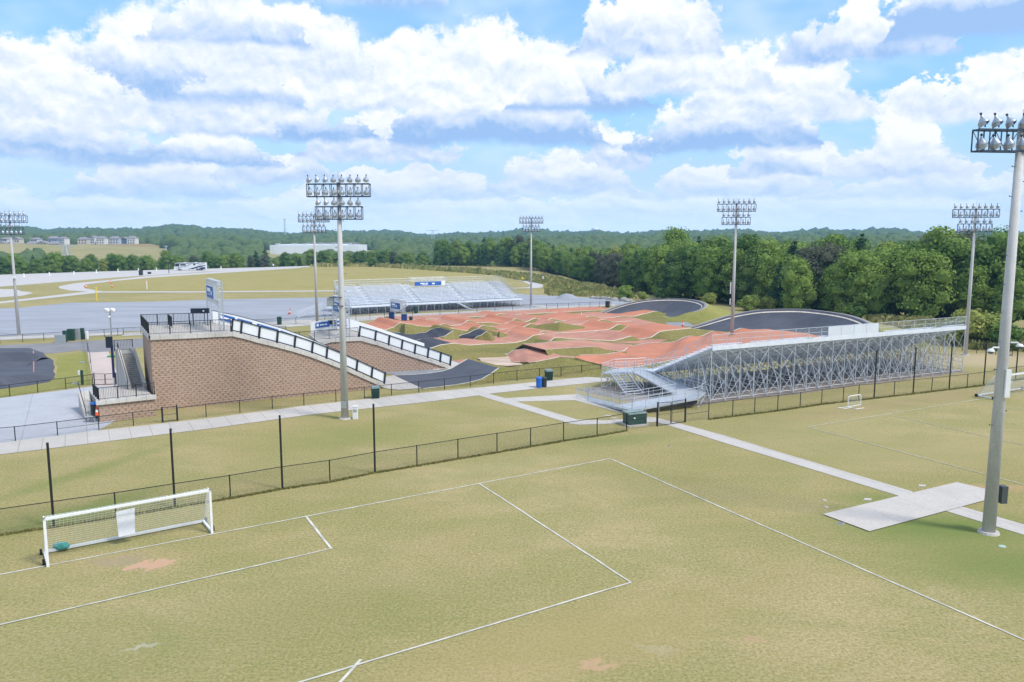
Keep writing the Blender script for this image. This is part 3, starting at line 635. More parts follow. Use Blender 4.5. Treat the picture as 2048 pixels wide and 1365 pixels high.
# ================================================================ floodlight masts
conc_pole = asphalt_mat('cast_concrete', (.56, .55, .54), .25, (1, 1, .25), .9)
galv = mat('galvanised_steel', (.50, .52, .55), .45, .75, var=.25, vs=2.0)
dsteel = mat('weathered_steel', (.07, .10, .15), .5, .3, var=.3, vs=3)
lampbody = mat('lamp_aluminium', (.45, .49, .56), .35, .4, var=.2, vs=9)
lampglass = mat('lamp_glass', (.03, .05, .10), .55, .0, spec=.3)
lampdark = mat('lamp_dark', (.05, .065, .09), .5, .2)
blackm = mat('black_paint', (.018, .02, .022), .45, .1)
white_p = mat('white_powder_coat', (.80, .80, .80), .4, var=.06, vs=3)
def lamp_mesh():
    b = MB()
    M = Matrix.Rotation(R(24), 3, 'X')                       # bowl opens down and forwards (-y)
    b.lathe([(.03, .36), (.06, .30), (.10, .20), (.20, .08), (.265, -.02), (.27, -.05)], (0, 0, .12), 12, M, 0)
    b.lathe([(.262, -.05), (.23, -.13), (.13, -.19), (.01, -.21)], (0, 0, .12), 12, M, 1)
    b.lathe([(.05, .46), (.06, .44), (.06, .36), (.03, .33)], (0, 0, .12), 8, M, 2)   # ballast housing
    # half visor over the lower rim
    vs = []; fs = []; n = 9
    for i in range(n):
        t = math.pi + math.pi * (i + .0) / (n - 1)
        for z, r in ((-.05, .275), (-.16 - .1 * math.sin(math.pi * i / (n - 1)), .29)):
            p = M @ Vector((r * math.cos(t), r * math.sin(t), z)); vs.append((p.x, p.y, p.z + .12))
    for i in range(n - 1): fs.append((2 * i, 2 * i + 1, 2 * i + 3, 2 * i + 2))
    b.add(vs, fs, 0); b.bar((0, .12, -.16), (0, .05, .2), .05, .05, mi=2)
    o = b.build('floodlight', [lampbody, lampglass, lampdark], smooth=True); me = o.data; bpy.data.objects.remove(o); return me
LAMP = lamp_mesh()
def frame_mesh(w, h):
    b = MB()
    for y in (-.22, .22):
        for z in (0, h): b.bar((-w / 2, y, z), (w / 2, y, z), .09, .09)
    n = max(3, int(w / .62))
    for i in range(n + 1):
        x = -w / 2 + w * i / n
        for y in (-.22, .22): b.bar((x, y, 0), (x, y, h), .05, .05)
        b.bar((x, -.22, 0), (x, .22, 0), .05, .05); b.bar((x, -.22, h), (x, .22, h), .05, .05)
        if i < n: b.bar((x, .22, 0 if i % 2 else h), (x + w / n, .22, h if i % 2 else 0), .025, .025)
    o = b.build('crossarm_frame', dsteel); me = o.data; bpy.data.objects.remove(o); return me
FR = {w: frame_mesh(w, 1.05) for w in (5.4, 4.0, 5.0)}
def mast(base, top_z, label, rz=0., frames=((-.15, 5.4, 8), (-2.05, 4.0, 6)), r0=.27, r1=.14, extra=(), aim=0., steps=True, ls=.86, lean=(0, 0)):
    t = thing('floodlight_mast', base, label, 'floodlight mast', 'floodlight masts round the sports park', rz)
    b = MB(); b.tube((0, 0, -.3), (lean[0], lean[1], top_z), r0, r1, 14); p = b.build('pole', conc_pole, t, smooth=False, local=True)
    for f in p.data.polygons: f.use_smooth = True
    c = MB(); c.tube((0, 0, 0), (0, 0, .12), .55, .5, 16).build('footing', MATS['concrete_walk'], t, local=True)
    if steps:
        for i in range(int((top_z - 6) / .75)):
            s = MB()
            z = 6 + i * .75; rr = r0 + (r1 - r0) * z / top_z; sg = 1 if i % 2 else -1
            s.tube((sg * rr * .8 + lean[0] * z / top_z, 0, z), (sg * (rr + .16) + lean[0] * z / top_z, 0, z), .014, n=4).tube((sg * (rr + .16), 0, z - .02), (sg * (rr + .16), 0, z + .05), .03, n=4); (s.build('climbing_peg', dsteel, t, local=True) if top_z > 20.3 else None)
    for dz, w, nl in frames:
        f = bpy.data.objects.new('crossarm_frame', FR[w]); COL.objects.link(f); f.parent = t; f.location = (lean[0], lean[1], top_z + dz - 1.05)
        for row in (0, 1):
            for i in range(nl):
                x = -w / 2 + w * (i + .5) / nl
                l = bpy.data.objects.new('floodlight', LAMP); COL.objects.link(l); l.parent = t
                l.location = (lean[0] + x * 1.04, lean[1] - .28 * math.cos(aim), top_z + dz - 1.05 * row + .28)
                l.scale = (ls, ls, ls); l.rotation_euler = (R(random.uniform(-6, 6)), 0, aim + R(random.uniform(-14, 14)) + (R(-38) if i < nl * .3 and row == 0 else 0) * (1 if nl < 9 else 0))
    MB().tube((lean[0], lean[1], top_z), (lean[0], lean[1], top_z + .9), .012, n=4).build('lightning_rod', dsteel, t, local=True)
    for (nm, x, y, z, sx, sy, sz, m) in extra: MB().box((x, y, z), (sx, sy, sz)).build(nm, m, t, local=True)
    return t
gbox = mat('grey_cabinet', (.42, .45, .46), .5, .3, var=.15, vs=3)
m1 = mast(G(690, 838), 20.5, 'nearest full-length concrete mast with two lamp frames, in front of the start hill wall', R(-4), extra=(('junction_box', -.95, -.1, 10.35, .55, .35, .75, gbox), ('meter_panel', .05, -.42, 1.35, .42, .12, .6, gbox), ('bracket', -.45, 0, 10.75, 1.1, .75, .05, dsteel), ('bracket', -.3, 0, 10.0, 1.0, .78, .05, dsteel)), aim=R(20), r0=.33, r1=.17)
m2 = mast(G(1977, 1066), 21.45, 'huge concrete mast close by at the right edge, beside the crossing slab', R(6), ls=1.0, frames=((-.15, 5.0, 7),), extra=(('power_cabinet', .62, 0, 2.15, .34, .4, .95, mat('dark_cabinet', (.07, .08, .08), .5)), ('cable_conduit', .12, -.34, 8.3, .28, .1, 1.5, white_p)), aim=R(-60), r0=.335, r1=.19, lean=(.0, 0))
m3 = mast(G(38, 671), 19.3, 'concrete mast at the far left edge beside the gravel lot', R(2), aim=R(-20), extra=(('loudspeaker', .1, -.3, 9.4, .5, .3, .4, white_p),))
m4 = mast(G(634.5, 651), 19.6, 'thin distant mast partly hidden behind the nearest full-length mast', R(4), aim=R(10))
m5 = mast(G(1062, 611), 20.0, 'farthest mast, standing at the right end of the far grandstand', R(-8), aim=R(15))
m6 = mast(G(1463, 690), 20.7, 'concrete mast rising behind the left half of the near grandstand', R(-14), aim=R(-30), extra=(('antenna_panel', -.42, -.1, 8.4, .16, .2, 1.7, white_p), ('antenna_panel', -.42, -.1, 6.4, .14, .16, .9, white_p)))
m7 = mast(G(1930, 711), 19.6, 'concrete mast at the far right end of the near grandstand', R(-20), aim=R(-35))
# cameras on the near right mast
pb = m2.location; 
def dome_cam(loc, label):
    t = thing('security_camera', loc, label, 'camera', 'white cameras on the right mast')
    MB().bar((0, 0, .18), (.34, -.05, .18), .06, .08).bar((.34, -.05, .18), (.42, -.05, .1), .06, .06).build('arm', white_p, t, local=True)
    MB().lathe([(.02, .12), (.12, .1), (.19, 0), (.19, -.04)], (.46, -.05, 0), 12).build('housing', white_p, t, smooth=True, local=True)
    MB().lathe([(.15, -.04), (.12, -.13), (.01, -.16)], (.46, -.05, 0), 12).build('lens_dome', lampdark, t, smooth=True, local=True); return t
q = GY(2019, 692, pb.y - .1); dome_cam((pb.x + .28, q.y, q.z), 'white dome camera on the right side of the huge right mast')
q2 = GY(2000, 700, pb.y - .1); c2 = dome_cam((pb.x - .3, q2.y, q2.z - .05), 'white camera on a bracket on the left side of the huge right mast'); c2.scale = (-1, 1, 1)

# ================================================================ chain-link fences
fmesh = mesh_mat('black_chain_link', (.03, .035, .035), .065)
def fence(name, pts, h, label, closed_top=True, r=.028, pr=.04, tall=(), th=4.75, midrail=False, gaps=(), mesh=True, bottom=False, m=None, group=None):
    m = m or blackm; t = thing(name, pts[0], label, 'fence', group); rail = MB(); ms = MB(); s = 0
    for i, p in enumerate(pts):
        hh = th if i in tall else h
        MB().tube((p.x, p.y, p.z - .1), (p.x, p.y, p.z + hh + .04), pr * (1.7 if i in tall else 1), n=8).build('tall_post' if i in tall else 'post', m, t)
    for i, (a, b) in enumerate(zip(pts, pts[1:])):
        if i in gaps: continue
        L = (b - a).length; A = a + Vector((0, 0, h)); B = b + Vector((0, 0, h)); rail.tube(A, B, r, n=6)
        if bottom: rail.tube(a + Vector((0, 0, .08)), b + Vector((0, 0, .08)), r * .8, n=5)
        if midrail and i in midrail: rail.tube(a + Vector((0, 0, h * .5)), b + Vector((0, 0, h * .5)), r * .8, n=5)
        ms.quad(a + Vector((0, 0, .04)), b + Vector((0, 0, .04)), B, A, uv=[(s, 0), (s + L, 0), (s + L, h), (s, h)]); s += L
    if rail.v: rail.build('top_rail', m, t)
    if mesh and ms.v: ms.build('wire_mesh', fmesh, t)
    return t
P = [G(*p) for p in ((-210, 1105), (-100, 1087), (-14, 1073), (108, 1054), (232, 1035), (350, 1015), (461, 997), (565, 978), (660, 964), (750, 946), (834, 932), (916, 918), (994, 905), (1061, 893.5), (1127, 882), (1194, 872), (1253, 861.5))]
fence('chain_link_fence', P, 1.45, 'long low black chain-link fence behind the near football goal, with four tall posts', tall=(3, 5, 7, 9))
P = [G(*p) for p in ((1253, 861.5), (1313, 853))]; fence('chain_link_fence', P, 1.45, 'short black fence panel between the green cabinet and the double gate')
P = [G(*p) for p in ((1371, 845), (1417, 839), (1465, 833), (1509, 827.5), (1555, 822), (1600, 816), (1643, 809), (1686, 804), (1717, 799), (1748, 797), (1788, 792), (1826, 788), (1863, 784), (1898, 779.5), (1934, 775.5), (1967, 771), (2000, 765), (2031, 760), (2070, 754), (2120, 747))]
fence('chain_link_fence', P, 1.45, 'low black chain-link fence with five tall posts along the back of the near grandstand', tall=(9, 11, 13, 15, 17), midrail=(0,))
P = [G(*p) for p in ((-60, 891), (31, 882.6), (115.5, 872), (198, 861), (267, 852), (324.5, 845.5))]
fence('chain_link_fence', P, 1.15, 'low black fence between the concrete plaza and the pavement', midrail=(2, 3))
P = [G(*p) for p in ((356, 842), (412.6, 834.4), (480, 826), (545, 818), (608, 811), (672, 804), (729, 798), (783, 791.5), (837.5, 785.5), (889, 779.5), (940.6, 773.5), (987, 767.7), (1034, 762), (1079, 757.5), (1122, 754.5), (1163, 751), (1201, 748))]
fence('chain_link_fence', P, 1.15, 'long low black fence between the pavement and the foot of the start hill and track')
P = [G(*p) for p in ((-60, 694), (0, 687.5), (46, 684.8), (88, 682), (130, 679.5), (172, 677), (209, 674.5), (236, 671.7), (247, 671), (282, 669), (320, 665.5), (400, 660), (500, 653.5), (592, 649.5), (650, 645.5), (712, 642), (740, 640), (769, 637), (825, 633.5), (880, 630), (917, 628), (954, 625.7), (990, 623.7), (1025, 621.7), (1060, 620), (1093, 618.7), (1115, 618), (1137, 617.4), (1158, 616.5), (1180, 615.7), (1199, 615), (1222, 614))]
fence('chain_link_fence', P, 1.2, 'distant black fence running between the gravel lot and the race track')
P = [G(*p) for p in ((-60, 805), (20, 793.5), (76, 786), (132, 779), (186, 771))]
fence('chain_link_fence', P, 1.2, 'black fence between the pump track lawn and the concrete plaza', midrail=(3,))
P = [G(*p) for p in ((170, 680), (176, 703), (181, 727), (186, 771))]
fence('chain_link_fence', P, 1.2, 'black fence running away beside the pink walk')
P = [G(*p) for p in ((233, 770), (250, 767))]; fence('chain_link_fence', P, 1.2, 'single black fence panel between the double gate and the stairs')
P = [G(*p) for p in ((1924, 702), (1953, 707), (1991, 710), (2024, 713), (2060, 716), (2110, 720))]
fence('chain_link_fence', P, 1.3, 'far black fence below the wood at the right edge')
def gate(pts, h, label, swing=None):
    t = thing('gate', pts[0], label, 'gate'); 
    for i, (a, b) in enumerate(zip(pts, pts[1:])):
        d = (b - a); a2 = a + d * .04; b2 = b - d * .04; L = d.length
        f = MB(); up = lambda p, z: p + Vector((0, 0, z))
        f.path([up(a2, .08), up(b2, .08), up(b2, h), up(a2, h), up(a2, .08)], .03); f.tube(up(a2, h * .5), up(b2, h * .5), .02)
        lf = f.build('gate_leaf', blackm, t)
        MB().quad(up(a2, .08), up(b2, .08), up(b2, h), up(a2, h), uv=[(0, 0), (L, 0), (L, h), (0, h)]).build('wire_mesh', fmesh, lf)
    for p in pts: 
        if p in (pts[0], pts[-1]): MB().tube(p, p + Vector((0, 0, h + .1)), .06, n=8).build('gate_post', blackm, t)
    return t
gate([G(1314.5, 853), G(1342, 850), G(1370, 845)], 2.0, 'tall black double gate where the branch path passes the fence')
gate([G(325.5, 845.5), G(355, 842)], 1.3, 'single black gate in the pavement fence below the start hill wall')
gate([G(189, 771), G(211, 771), G(232, 770)], 1.25, 'black double gate at the near end of the pink walk')

# ================================================================ football goals
netm = mat('net_cord', (.78, .80, .78), .8)
rubber = mat('black_rubber', (.015, .015, .016), .8)
def goal(base, rz, W, H_, depth, top, label, group=None, board=True):
    t = thing('football_goal', base, label, 'goal', group, rz); w = .12
    # local x along the goal line, +y backwards
    for x in (0, W): MB().bar((x, 0, 0), (x, 0, H_), w, w).build('post', white_p, t, local=True)
    MB().bar((-w / 2, 0, H_ - w / 2), (W + w / 2, 0, H_ - w / 2), w, w, mi=0).build('crossbar', white_p, t, local=True)
    MB().bar((0, depth, .12), (W, depth, .12), w, w).build('rear_bar', white_p, t, local=True)
    for x in (0, W):
        MB().bar((x, 0, .09), (x, depth, .12), w * .9, w * .9).build('base_bar', white_p, t, local=True)
        MB().bar((x, 0, H_ - .06), (x, top, H_ - .06), .06, .06).bar((x, top, H_ - .06), (x, depth, .16), .05, .05).build('back_stay', white_p, t, local=True)
        sg = -1 if x == 0 else 1
        for y in (.35, depth): 
            wh = MB(); wh.tube((x + sg * .1, y, .15), (x + sg * .2, y, .15), .15, n=12).build('wheel', rubber, t, local=True)
    n = MB(); r = .0065
    def strip(a, b, nn):  # hanging net lines between two edge functions
        for i in range(nn + 1):
            q = i / nn; n.path([a(q, 0), a(q, .33), a(q, .66), a(q, 1)], r, 3)
        for j in range(int(b) + 1):
            s_ = j / b; n.path([a(i / 6, s_) for i in range(7)], r, 3)
    def back(q, s_):
        sag = .10 * math.sin(math.pi * s_) * math.sin(math.pi * q)
        return (W * q, top + (depth - top) * s_ + sag, (H_ - .08) + (.1 - H_ + .08) * s_ - sag * .6)
    strip(back, 16, int(W / .17)); strip(lambda q, s_: (W * q, top * s_, H_ - .06 - .03 * math.sin(math.pi * q)), 3, int(W / .17))
    for x in (0, W): strip(lambda q, s_: (x, (top + (depth - top) * s_) * q, (H_ - .08) * (1 - s_) + .1 * s_), 14, 9)
    n.build('net', netm, t, local=True)
    return t
A = G(96, 1134); B = G(424, 1067); az = math.atan2(B.y - A.y, B.x - A.x)
g1 = goal(A, az, (B - A).length, 2.47, 1.9, .45, 'large white football goal with net and wheels, near left on the pitch')
brd = mat('white_board', (.74, .76, .82), .5, var=.08, vs=6)
t = thing('target_board', A, 'white square board hanging in the middle of the near goal net', 'board', rz=az)
xm = (B - A).length * .475; MB().add([(xm - .42, 1.02, 1.80), (xm + .48, 1.02, 1.83), (xm + .42, .98, .50), (xm - .36, .98, .44), (xm - .42, 1.06, 1.80), (xm + .48, 1.06, 1.83), (xm + .42, 1.02, .50), (xm - .36, 1.02, .44)], [(0, 3, 2, 1), (4, 5, 6, 7), (0, 1, 5, 4), (1, 2, 6, 5), (2, 3, 7, 6), (3, 0, 4, 7)]).build('board_panel', brd, t, local=True)
for xx in (-.32, .36): MB().tube((xm + xx, 1.04, 1.8), (xm + xx, .5, 2.36), .012, n=4).build('strap', netm, t, local=True)
teal = mat('teal_fabric', (.08, .34, .30), .8, var=.2, vs=7)
def bag(p, s, label):
    bm = bmesh.new(); bmesh.ops.create_icosphere(bm, subdivisions=3, radius=1); rs = random.Random(4)
    from mathutils import noise as mn
    for v in bm.verts:
        k = 1 + .22 * mn.noise(v.co * 2.1); v.co = Vector((v.co.x * s[0] * k, v.co.y * s[1] * k, max(-.75, v.co.z) * s[2] * k))
    me = bpy.data.meshes.new('sandbag'); bm.to_mesh(me); bm.free(); me.materials.append(teal); o = bpy.data.objects.new('sandbag', me); COL.objects.link(o)
    for f in me.polygons: f.use_smooth = True
    o.location = p; return tag(o, label, 'sandbag')
d_ = Vector((math.cos(az), math.sin(az), 0)); nrm = Vector((-d_.y, d_.x, 0))
bag(A + d_ * .75 + nrm * 1.85 + Vector((0, 0, .27)), (.42, .2, .22), 'teal sandbag weighing down the left end of the near goal')
A2 = G(1996, 801); Bd = (G(2300, 749) - G(1600, 857)).normalized(); az2 = math.atan2(Bd.y, Bd.x)
g2 = goal(A2, az2, 7.4, 2.44, 2.1, .5, 'white football goal half hidden behind the huge right mast')
t = thing('target_board', A2, 'white board leaning in the goal behind the huge right mast', 'board', rz=az2)
MB().add([(2.9, 1.5, .3), (3.5, 1.5, .3), (4.0, 1.0, 1.35), (3.4, 1.0, 1.35), (2.9, 1.54, .32), (3.5, 1.54, .32), (4.0, 1.04, 1.37), (3.4, 1.04, 1.37)], [(0, 1, 2, 3), (7, 6, 5, 4), (0, 4, 5, 1), (1, 5, 6, 2), (2, 6, 7, 3), (3, 7, 4, 0)]).build('board_panel', brd, t, local=True)
# small pop-up goal
S0 = G(1695.5, 815); S1 = G(1721, 811); azs = math.atan2(S1.y - S0.y, S1.x - S0.x); Ws = (S1 - S0).length
t = thing('small_goal', S0, 'small white training goal standing alone in front of the fence', 'goal', rz=azs + .0)
b = MB(); 
def rr_(x0, x1, y, z0, z1): return [(x0, y, z0), (x0, y, z1 - .15), (x0 + .12, y, z1), (x1 - .12, y, z1), (x1, y, z1 - .15), (x1, y, z0)]
b.path(rr_(0, Ws, 0, .03, 1.05), .04, 6).build('frame', white_p, t, local=True)
MB().path([(0, 0, .04), (-.1, -1.0, .04), (Ws * .5, -1.05, .04)], .035, 6).path([(0, 0, .04), (-1.15, .15, .04), (-1.0, -.35, .04), (0, -.4, .04)], .03, 6).path([(0, 0, .04), (Ws, 0, .04)], .035, 6).build('ground_frame', white_p, t, local=True)
n = MB()
for i in range(9): n.tube((Ws * i / 8, .01, .05), (Ws * i / 8, .01, 1.0), .006, n=3)
for i in range(7): n.tube((0, .01, .1 + i * .14), (Ws, .01, .1 + i * .14), .006, n=3)
n.build('net', netm, t, local=True)

# uncut grass along the foot of the fences
def tufts(pts, h, n, seed):
    rs = random.Random(seed); b = MB(); L = [(a, c, (c - a).length) for a, c in zip(pts, pts[1:])]; T = sum(x[2] for x in L)
    for _ in range(n):
        q = rs.uniform(0, T)
        for a, c, l in L:
            if q <= l: break
            q -= l
        p = a.lerp(c, min(1, q / l)) + Vector((rs.gauss(0, .07), rs.gauss(0, .07), 0)); an = rs.uniform(0, 3.14); hh = h * rs.uniform(.3, 1.2); w = .05; dx, dy = math.cos(an) * w, math.sin(an) * w
        b.add([(p.x - dx, p.y - dy, 0), (p.x + dx, p.y + dy, 0), (p.x + rs.uniform(-.08, .08), p.y + rs.uniform(-.08, .08), hh)], [(0, 1, 2)])
    tag(b.build('grass_tufts', leaf_mat('tuft_grass', [(.14, .16, .045), (.22, .21, .07), (.30, .25, .11)], .0)), 'uncut grass along the foot of the fences', 'grass', None, 'stuff')
tufts([G(*p) for p in ((-14, 1074), (232, 1036), (350, 1016), (461, 998), (565, 979), (660, 965), (750, 947), (834, 933), (916, 919), (994, 906), (1061, 894.5), (1127, 883), (1194, 873), (1253, 862.5))], .15, 7000, 1)
tufts([G(*p) for p in ((1417, 840), (1465, 834), (1555, 823), (1643, 810), (1748, 798), (1826, 789), (1967, 772), (2070, 755))], .2, 4000, 2)
# ================================================================ start hills
block = block_mat('retaining_blocks'); capm = slab_mat('hill_coping', (.60, .57, .53), 28.8, 1.6, .22, .5)
whitepanel = mat('white_board_panel', (.78, .80, .82), .45, var=.05, vs=1.2)
navy = mat('navy_post', (.012, .018, .035), .45)
bluebanner = mat('blue_banner', (.03, .12, .42), .5, var=.25, vs=2); logow = mat('banner_white', (.8, .84, .9), .5); lightblue = mat('banner_light_blue', (.25, .45, .75), .5)
def railing(pts, h, parent, name='railing', sp=.13, m=None, post=1.6):
    m = m or blackm; b = MB()
    for a, c in zip(pts, pts[1:]):
        a = Vector(a); c = Vector(c); L = (c - a).length; up = lambda p, z: p + Vector((0, 0, z))
        b.bar(up(a, h), up(c, h), .05, .05); b.bar(up(a, .12), up(c, .12), .035, .035)
        n = max(1, round(L / post))
        for i in range(n + 1): b.bar(up(a.lerp(c, i / n), 0), up(a.lerp(c, i / n), h + .03), .06, .06, up=(1, 0, 0))
        k = max(1, int(L / sp))
        for i in range(1, k): b.bar(up(a.lerp(c, i / k), .12), up(a.lerp(c, i / k), h), .016, .016, up=(1, 0, 0))
    return b.build(name, m, parent)
def hill(name, label, A, B, prof, left_back, width, n_panel_px, panel_prof, cap_h=.42, deck_i=2, far_prof=None):
    """A,B foot of the front wall; prof = measured points of the coping's top edge; ramp deck behind it"""
    d = (B - A).normalized(); n = Vector((-d.y, d.x, 0)); t = thing(name, A, label, 'start hill')
    W = [wallpt(u, v, A, B) for u, v in prof]; S = [(w - A).dot(d) for w in W]; Z = [w.z for w in W]
    def P(s, z, o=0): q = A + d * s + n * o; return Vector((q.x, q.y, z))
    b = MB(); c = MB(); rmp = MB()
    for i in range(len(S) - 1):
        z0, z1 = max(.02, Z[i] - cap_h), max(.02, Z[i + 1] - cap_h)
        b.quad(P(S[i], -.1), P(S[i + 1], -.1), P(S[i + 1], z1), P(S[i], z0), uv=[(S[i], -.1), (S[i + 1], -.1), (S[i + 1], z1), (S[i], z0)])
        b.quad(P(S[i + 1], -.1, width), P(S[i], -.1, width), P(S[i], z0, width), P(S[i + 1], z1, width), uv=[(S[i + 1], -.1), (S[i], -.1), (S[i], z0), (S[i + 1], z1)])
        for (o0, o1) in ((-.14, .34), (width - .34, width + .14)):
            a0, a1, a2, a3 = P(S[i], Z[i], o0), P(S[i + 1], Z[i + 1], o0), P(S[i + 1], Z[i + 1], o1), P(S[i], Z[i], o1)
            dn = Vector((0, 0, -cap_h)); c.quad(a0, a1, a2, a3); c.quad(a0 + dn, a1 + dn, a1, a0); c.quad(a3, a2, a2 + dn, a3 + dn)
            if i == len(S) - 2: c.quad(a1, a1 + dn, a2 + dn, a2)
            if i == 0: c.quad(a0, a3, a3 + dn, a0 + dn)
        rmp.quad(P(S[i], Z[i] - .06, .3), P(S[i + 1], Z[i + 1] - .06, .3), P(S[i + 1], Z[i + 1] - .06, width - .3), P(S[i], Z[i] - .06, width - .3))
    z0 = Z[0] - cap_h; b.quad(P(S[0], -.1, width), P(S[0], -.1), P(S[0], z0), P(S[0], z0, width), uv=[(0, -.1), (width, -.1), (width, z0), (0, z0)])
    a0, a1 = P(S[0] - .14, Z[0], -.14), P(S[0] - .14, Z[0], width + .14); dn = Vector((0, 0, -cap_h)); c.quad(a1, a0, P(S[0], Z[0], -.14), P(S[0], Z[0], width + .14)); c.quad(a1 + dn, a0 + dn, a0, a1)
    b.build('retaining_wall', block, t); c.build('coping', capm, t); rmp.build('ramp_deck', MATS['concrete_walk'], t)
    return t, P, S, Z, d, n
FA, FB = G(305, 822), G(776, 776)
prof1 = [(300, 671), (340, 669.5), (380, 668), (464, 664), (490, 670), (518, 678), (553, 686.5), (588, 696), (620, 706), (652, 718), (694, 735), (741, 756), (774, 771), (790, 778)]
h1, P1, S1, Z1, d1, n1 = hill('start_hill', 'tall main start hill with brown block wall and white-boarded ramp', FA, FB, prof1, None, 8.8, None, None)
def zprof(S, Z, s): return float(np.interp(s, S, Z))
def boards(parent, P, S, Z, s_list, hh, o, face=-1, logos=()):
    """row of white boards framed by dark posts"""
    for i, (a, b_) in enumerate(zip(s_list, s_list[1:])):
        za, zb = zprof(S, Z, a), zprof(S, Z, b_)
        m = MB(); lean = .12 * face
        p = [P(a, za + .14, o), P(b_, zb + .14, o), P(b_, zb + hh, o), P(a, za + hh, o)]
        q = [x + n1 * .05 for x in p]
        m.add(p + q, [(0, 1, 2, 3), (7, 6, 5, 4), (0, 4, 5, 1), (1, 5, 6, 2), (2, 6, 7, 3), (3, 7, 4, 0)]); pn = m.build('board', whitepanel, parent)
        f = MB(); e = -n1 * .04
        f.bar(p[0] + e, p[1] + e, .07, .1); f.bar(p[3] + e, p[2] + e, .07, .09); f.build('board_rail', navy, parent)
    for s_ in s_list:
        z = zprof(S, Z, s_); MB().bar(P(s_ - .10, z + .0, o - .05), P(s_ + .06, z + hh + .04, o - .05), .17, .14, up=n1).build('board_post', navy, parent)
def s_at(u, v, A, B, d): return (wallpt(u, v, A, B) - A).dot(d)
sl = [s_at(u, v, FA, FB, d1) for u, v in ((465.5, 660), (484, 664), (520, 674), (556, 682), (591, 692), (626, 704), (655, 716), (689, 729), (715, 740), (745, 752), (770.5, 765))]
boards(h1, P1, S1, Z1, sl, 1.25, .12)
so = s_at(445, 664, FA, FB, d1)
# far side boards of the main hill, white inside faces with sponsor banners
ss = [s_at(455, 664, FA, FB, d1) + i * 2.35 for i in range(10)]; ss = [x for x in ss if x < S1[-1] - .5]
for a, b_ in zip(ss, ss[1:]):
    za, zb = zprof(S1, Z1, a), zprof(S1, Z1, b_)
    p = [P1(a, za + .1, 8.5), P1(b_, zb + .1, 8.5), P1(b_, zb + 1.35, 8.5), P1(a, za + 1.35, 8.5)]; q = [x + n1 * .06 for x in p]
    MB().add(p + q, [(0, 1, 2, 3), (7, 6, 5, 4), (0, 4, 5, 1), (1, 5, 6, 2), (2, 6, 7, 3), (3, 7, 4, 0)]).build('board', whitepanel, h1)
    MB().bar(p[3] + Vector((0, 0, .03)), p[2] + Vector((0, 0, .03)), .06, .05).build('board_rail', navy, h1)
def banner(parent, P, S, Z, a, b_, o, z0, z1, name='sponsor_banner', thick=.02):
    za, zb = zprof(S, Z, a), zprof(S, Z, b_); p = [P(a, za + z0, o), P(b_, zb + z0, o), P(b_, zb + z1, o), P(a, za + z1, o)]; q = [x + n1 * thick for x in p]
    bb = MB().add(p + q, [(0, 1, 2, 3), (7, 6, 5, 4), (0, 4, 5, 1), (1, 5, 6, 2), (2, 6, 7, 3), (3, 7, 4, 0)]).build(name, bluebanner, parent)
    m = MB(); rs = random.Random(int(a * 100)); e = -n1 * .012
    def pt(s_, r): A0 = p[0].lerp(p[1], s_); A1 = p[3].lerp(p[2], s_); return A0.lerp(A1, r) + e
    m.add([pt(.06, .3), pt(.2, .25), pt(.24, .55), pt(.15, .85), pt(.07, .7)], [(0, 1, 2, 3, 4)]); m.quad(pt(.3, .35), pt(.62, .35), pt(.62, .62), pt(.3, .62)); m.quad(pt(.66, .4), pt(.8, .4), pt(.8, .58), pt(.66, .58))
    m.build('banner_print', logow, bb); return bb
for a, L, o in ((ss[0] + .6, 1.6, 8.42), (ss[1] + .1, 1.5, 8.42), (ss[1] + 2.1, 2.2, 8.42), (ss[2] + 2.2, 2.2, 8.42), (ss[3] + 2.2, 2.2, 8.42)): banner(h1, P1, S1, Z1, a, a + L, o, .45, 1.1)
# deck railings
zt = Z1[0]
railing([P1(.1, zt, 0.1), P1(s_at(464, 664, FA, FB, d1) - .1, zprof(S1, Z1, 5) + .02, .1)], 1.15, h1)
railing([P1(.1, zt, .1), P1(.1, zt, 8.6)], 1.15, h1)
railing([P1(.1, zt, 8.6), P1(S1[3] - 1.2, Z1[3], 8.6)], 1.15, h1)
railing([P1(2.6, zt, 5.2), P1(2.6, zt, 8.6)], 1.1, h1)
# second, lower hill behind
GA, GB = G(765, 746), G(905, 737)
GA = GA + (GB - GA).normalized() * -14.5
prof2 = [(640, 685), (652, 680.5), (662, 677.5), (690, 676), (720, 674.5), (755, 684), (790, 696), (826, 708), (862, 719), (890, 728.5), (905, 734)]
h2, P2, S2, Z2, d2, n2 = hill('start_hill', 'lower second start hill behind the main one, with white-boarded ramp', GA, GB, prof2, None, 8.4, None, None)
sl2 = [s_at(u, v, GA, GB, d2) for u, v in ((720, 672), (752, 682), (779, 690), (805, 699), (831, 707), (857, 716), (882, 725), (902, 733))]
boards(h2, P2, S2, Z2, sl2, 1.25, .12)
a0 = sl2[0] - 4.5
k = 0
while a0 + 2.4 < S2[-1] + .5:
    a, b_ = a0, a0 + 2.4; za, zb = zprof(S2, Z2, a), zprof(S2, Z2, b_)
    p = [P2(a, za + .1, 8.1), P2(b_, zb + .1, 8.1), P2(b_, zb + 1.4, 8.1), P2(a, za + 1.4, 8.1)]; q = [x + n1 * .06 for x in p]
    MB().add(p + q, [(0, 1, 2, 3), (7, 6, 5, 4), (0, 4, 5, 1), (1, 5, 6, 2), (2, 6, 7, 3), (3, 7, 4, 0)]).build('board', whitepanel, h2); a0 += 2.4
banner(h2, P2, S2, Z2, sl2[0] - 3.9, sl2[0] - 2.2, 8.02, .5, 1.15); banner(h2, P2, S2, Z2, sl2[0] - 1.9, sl2[0] - .1, 8.02, .5, 1.15)
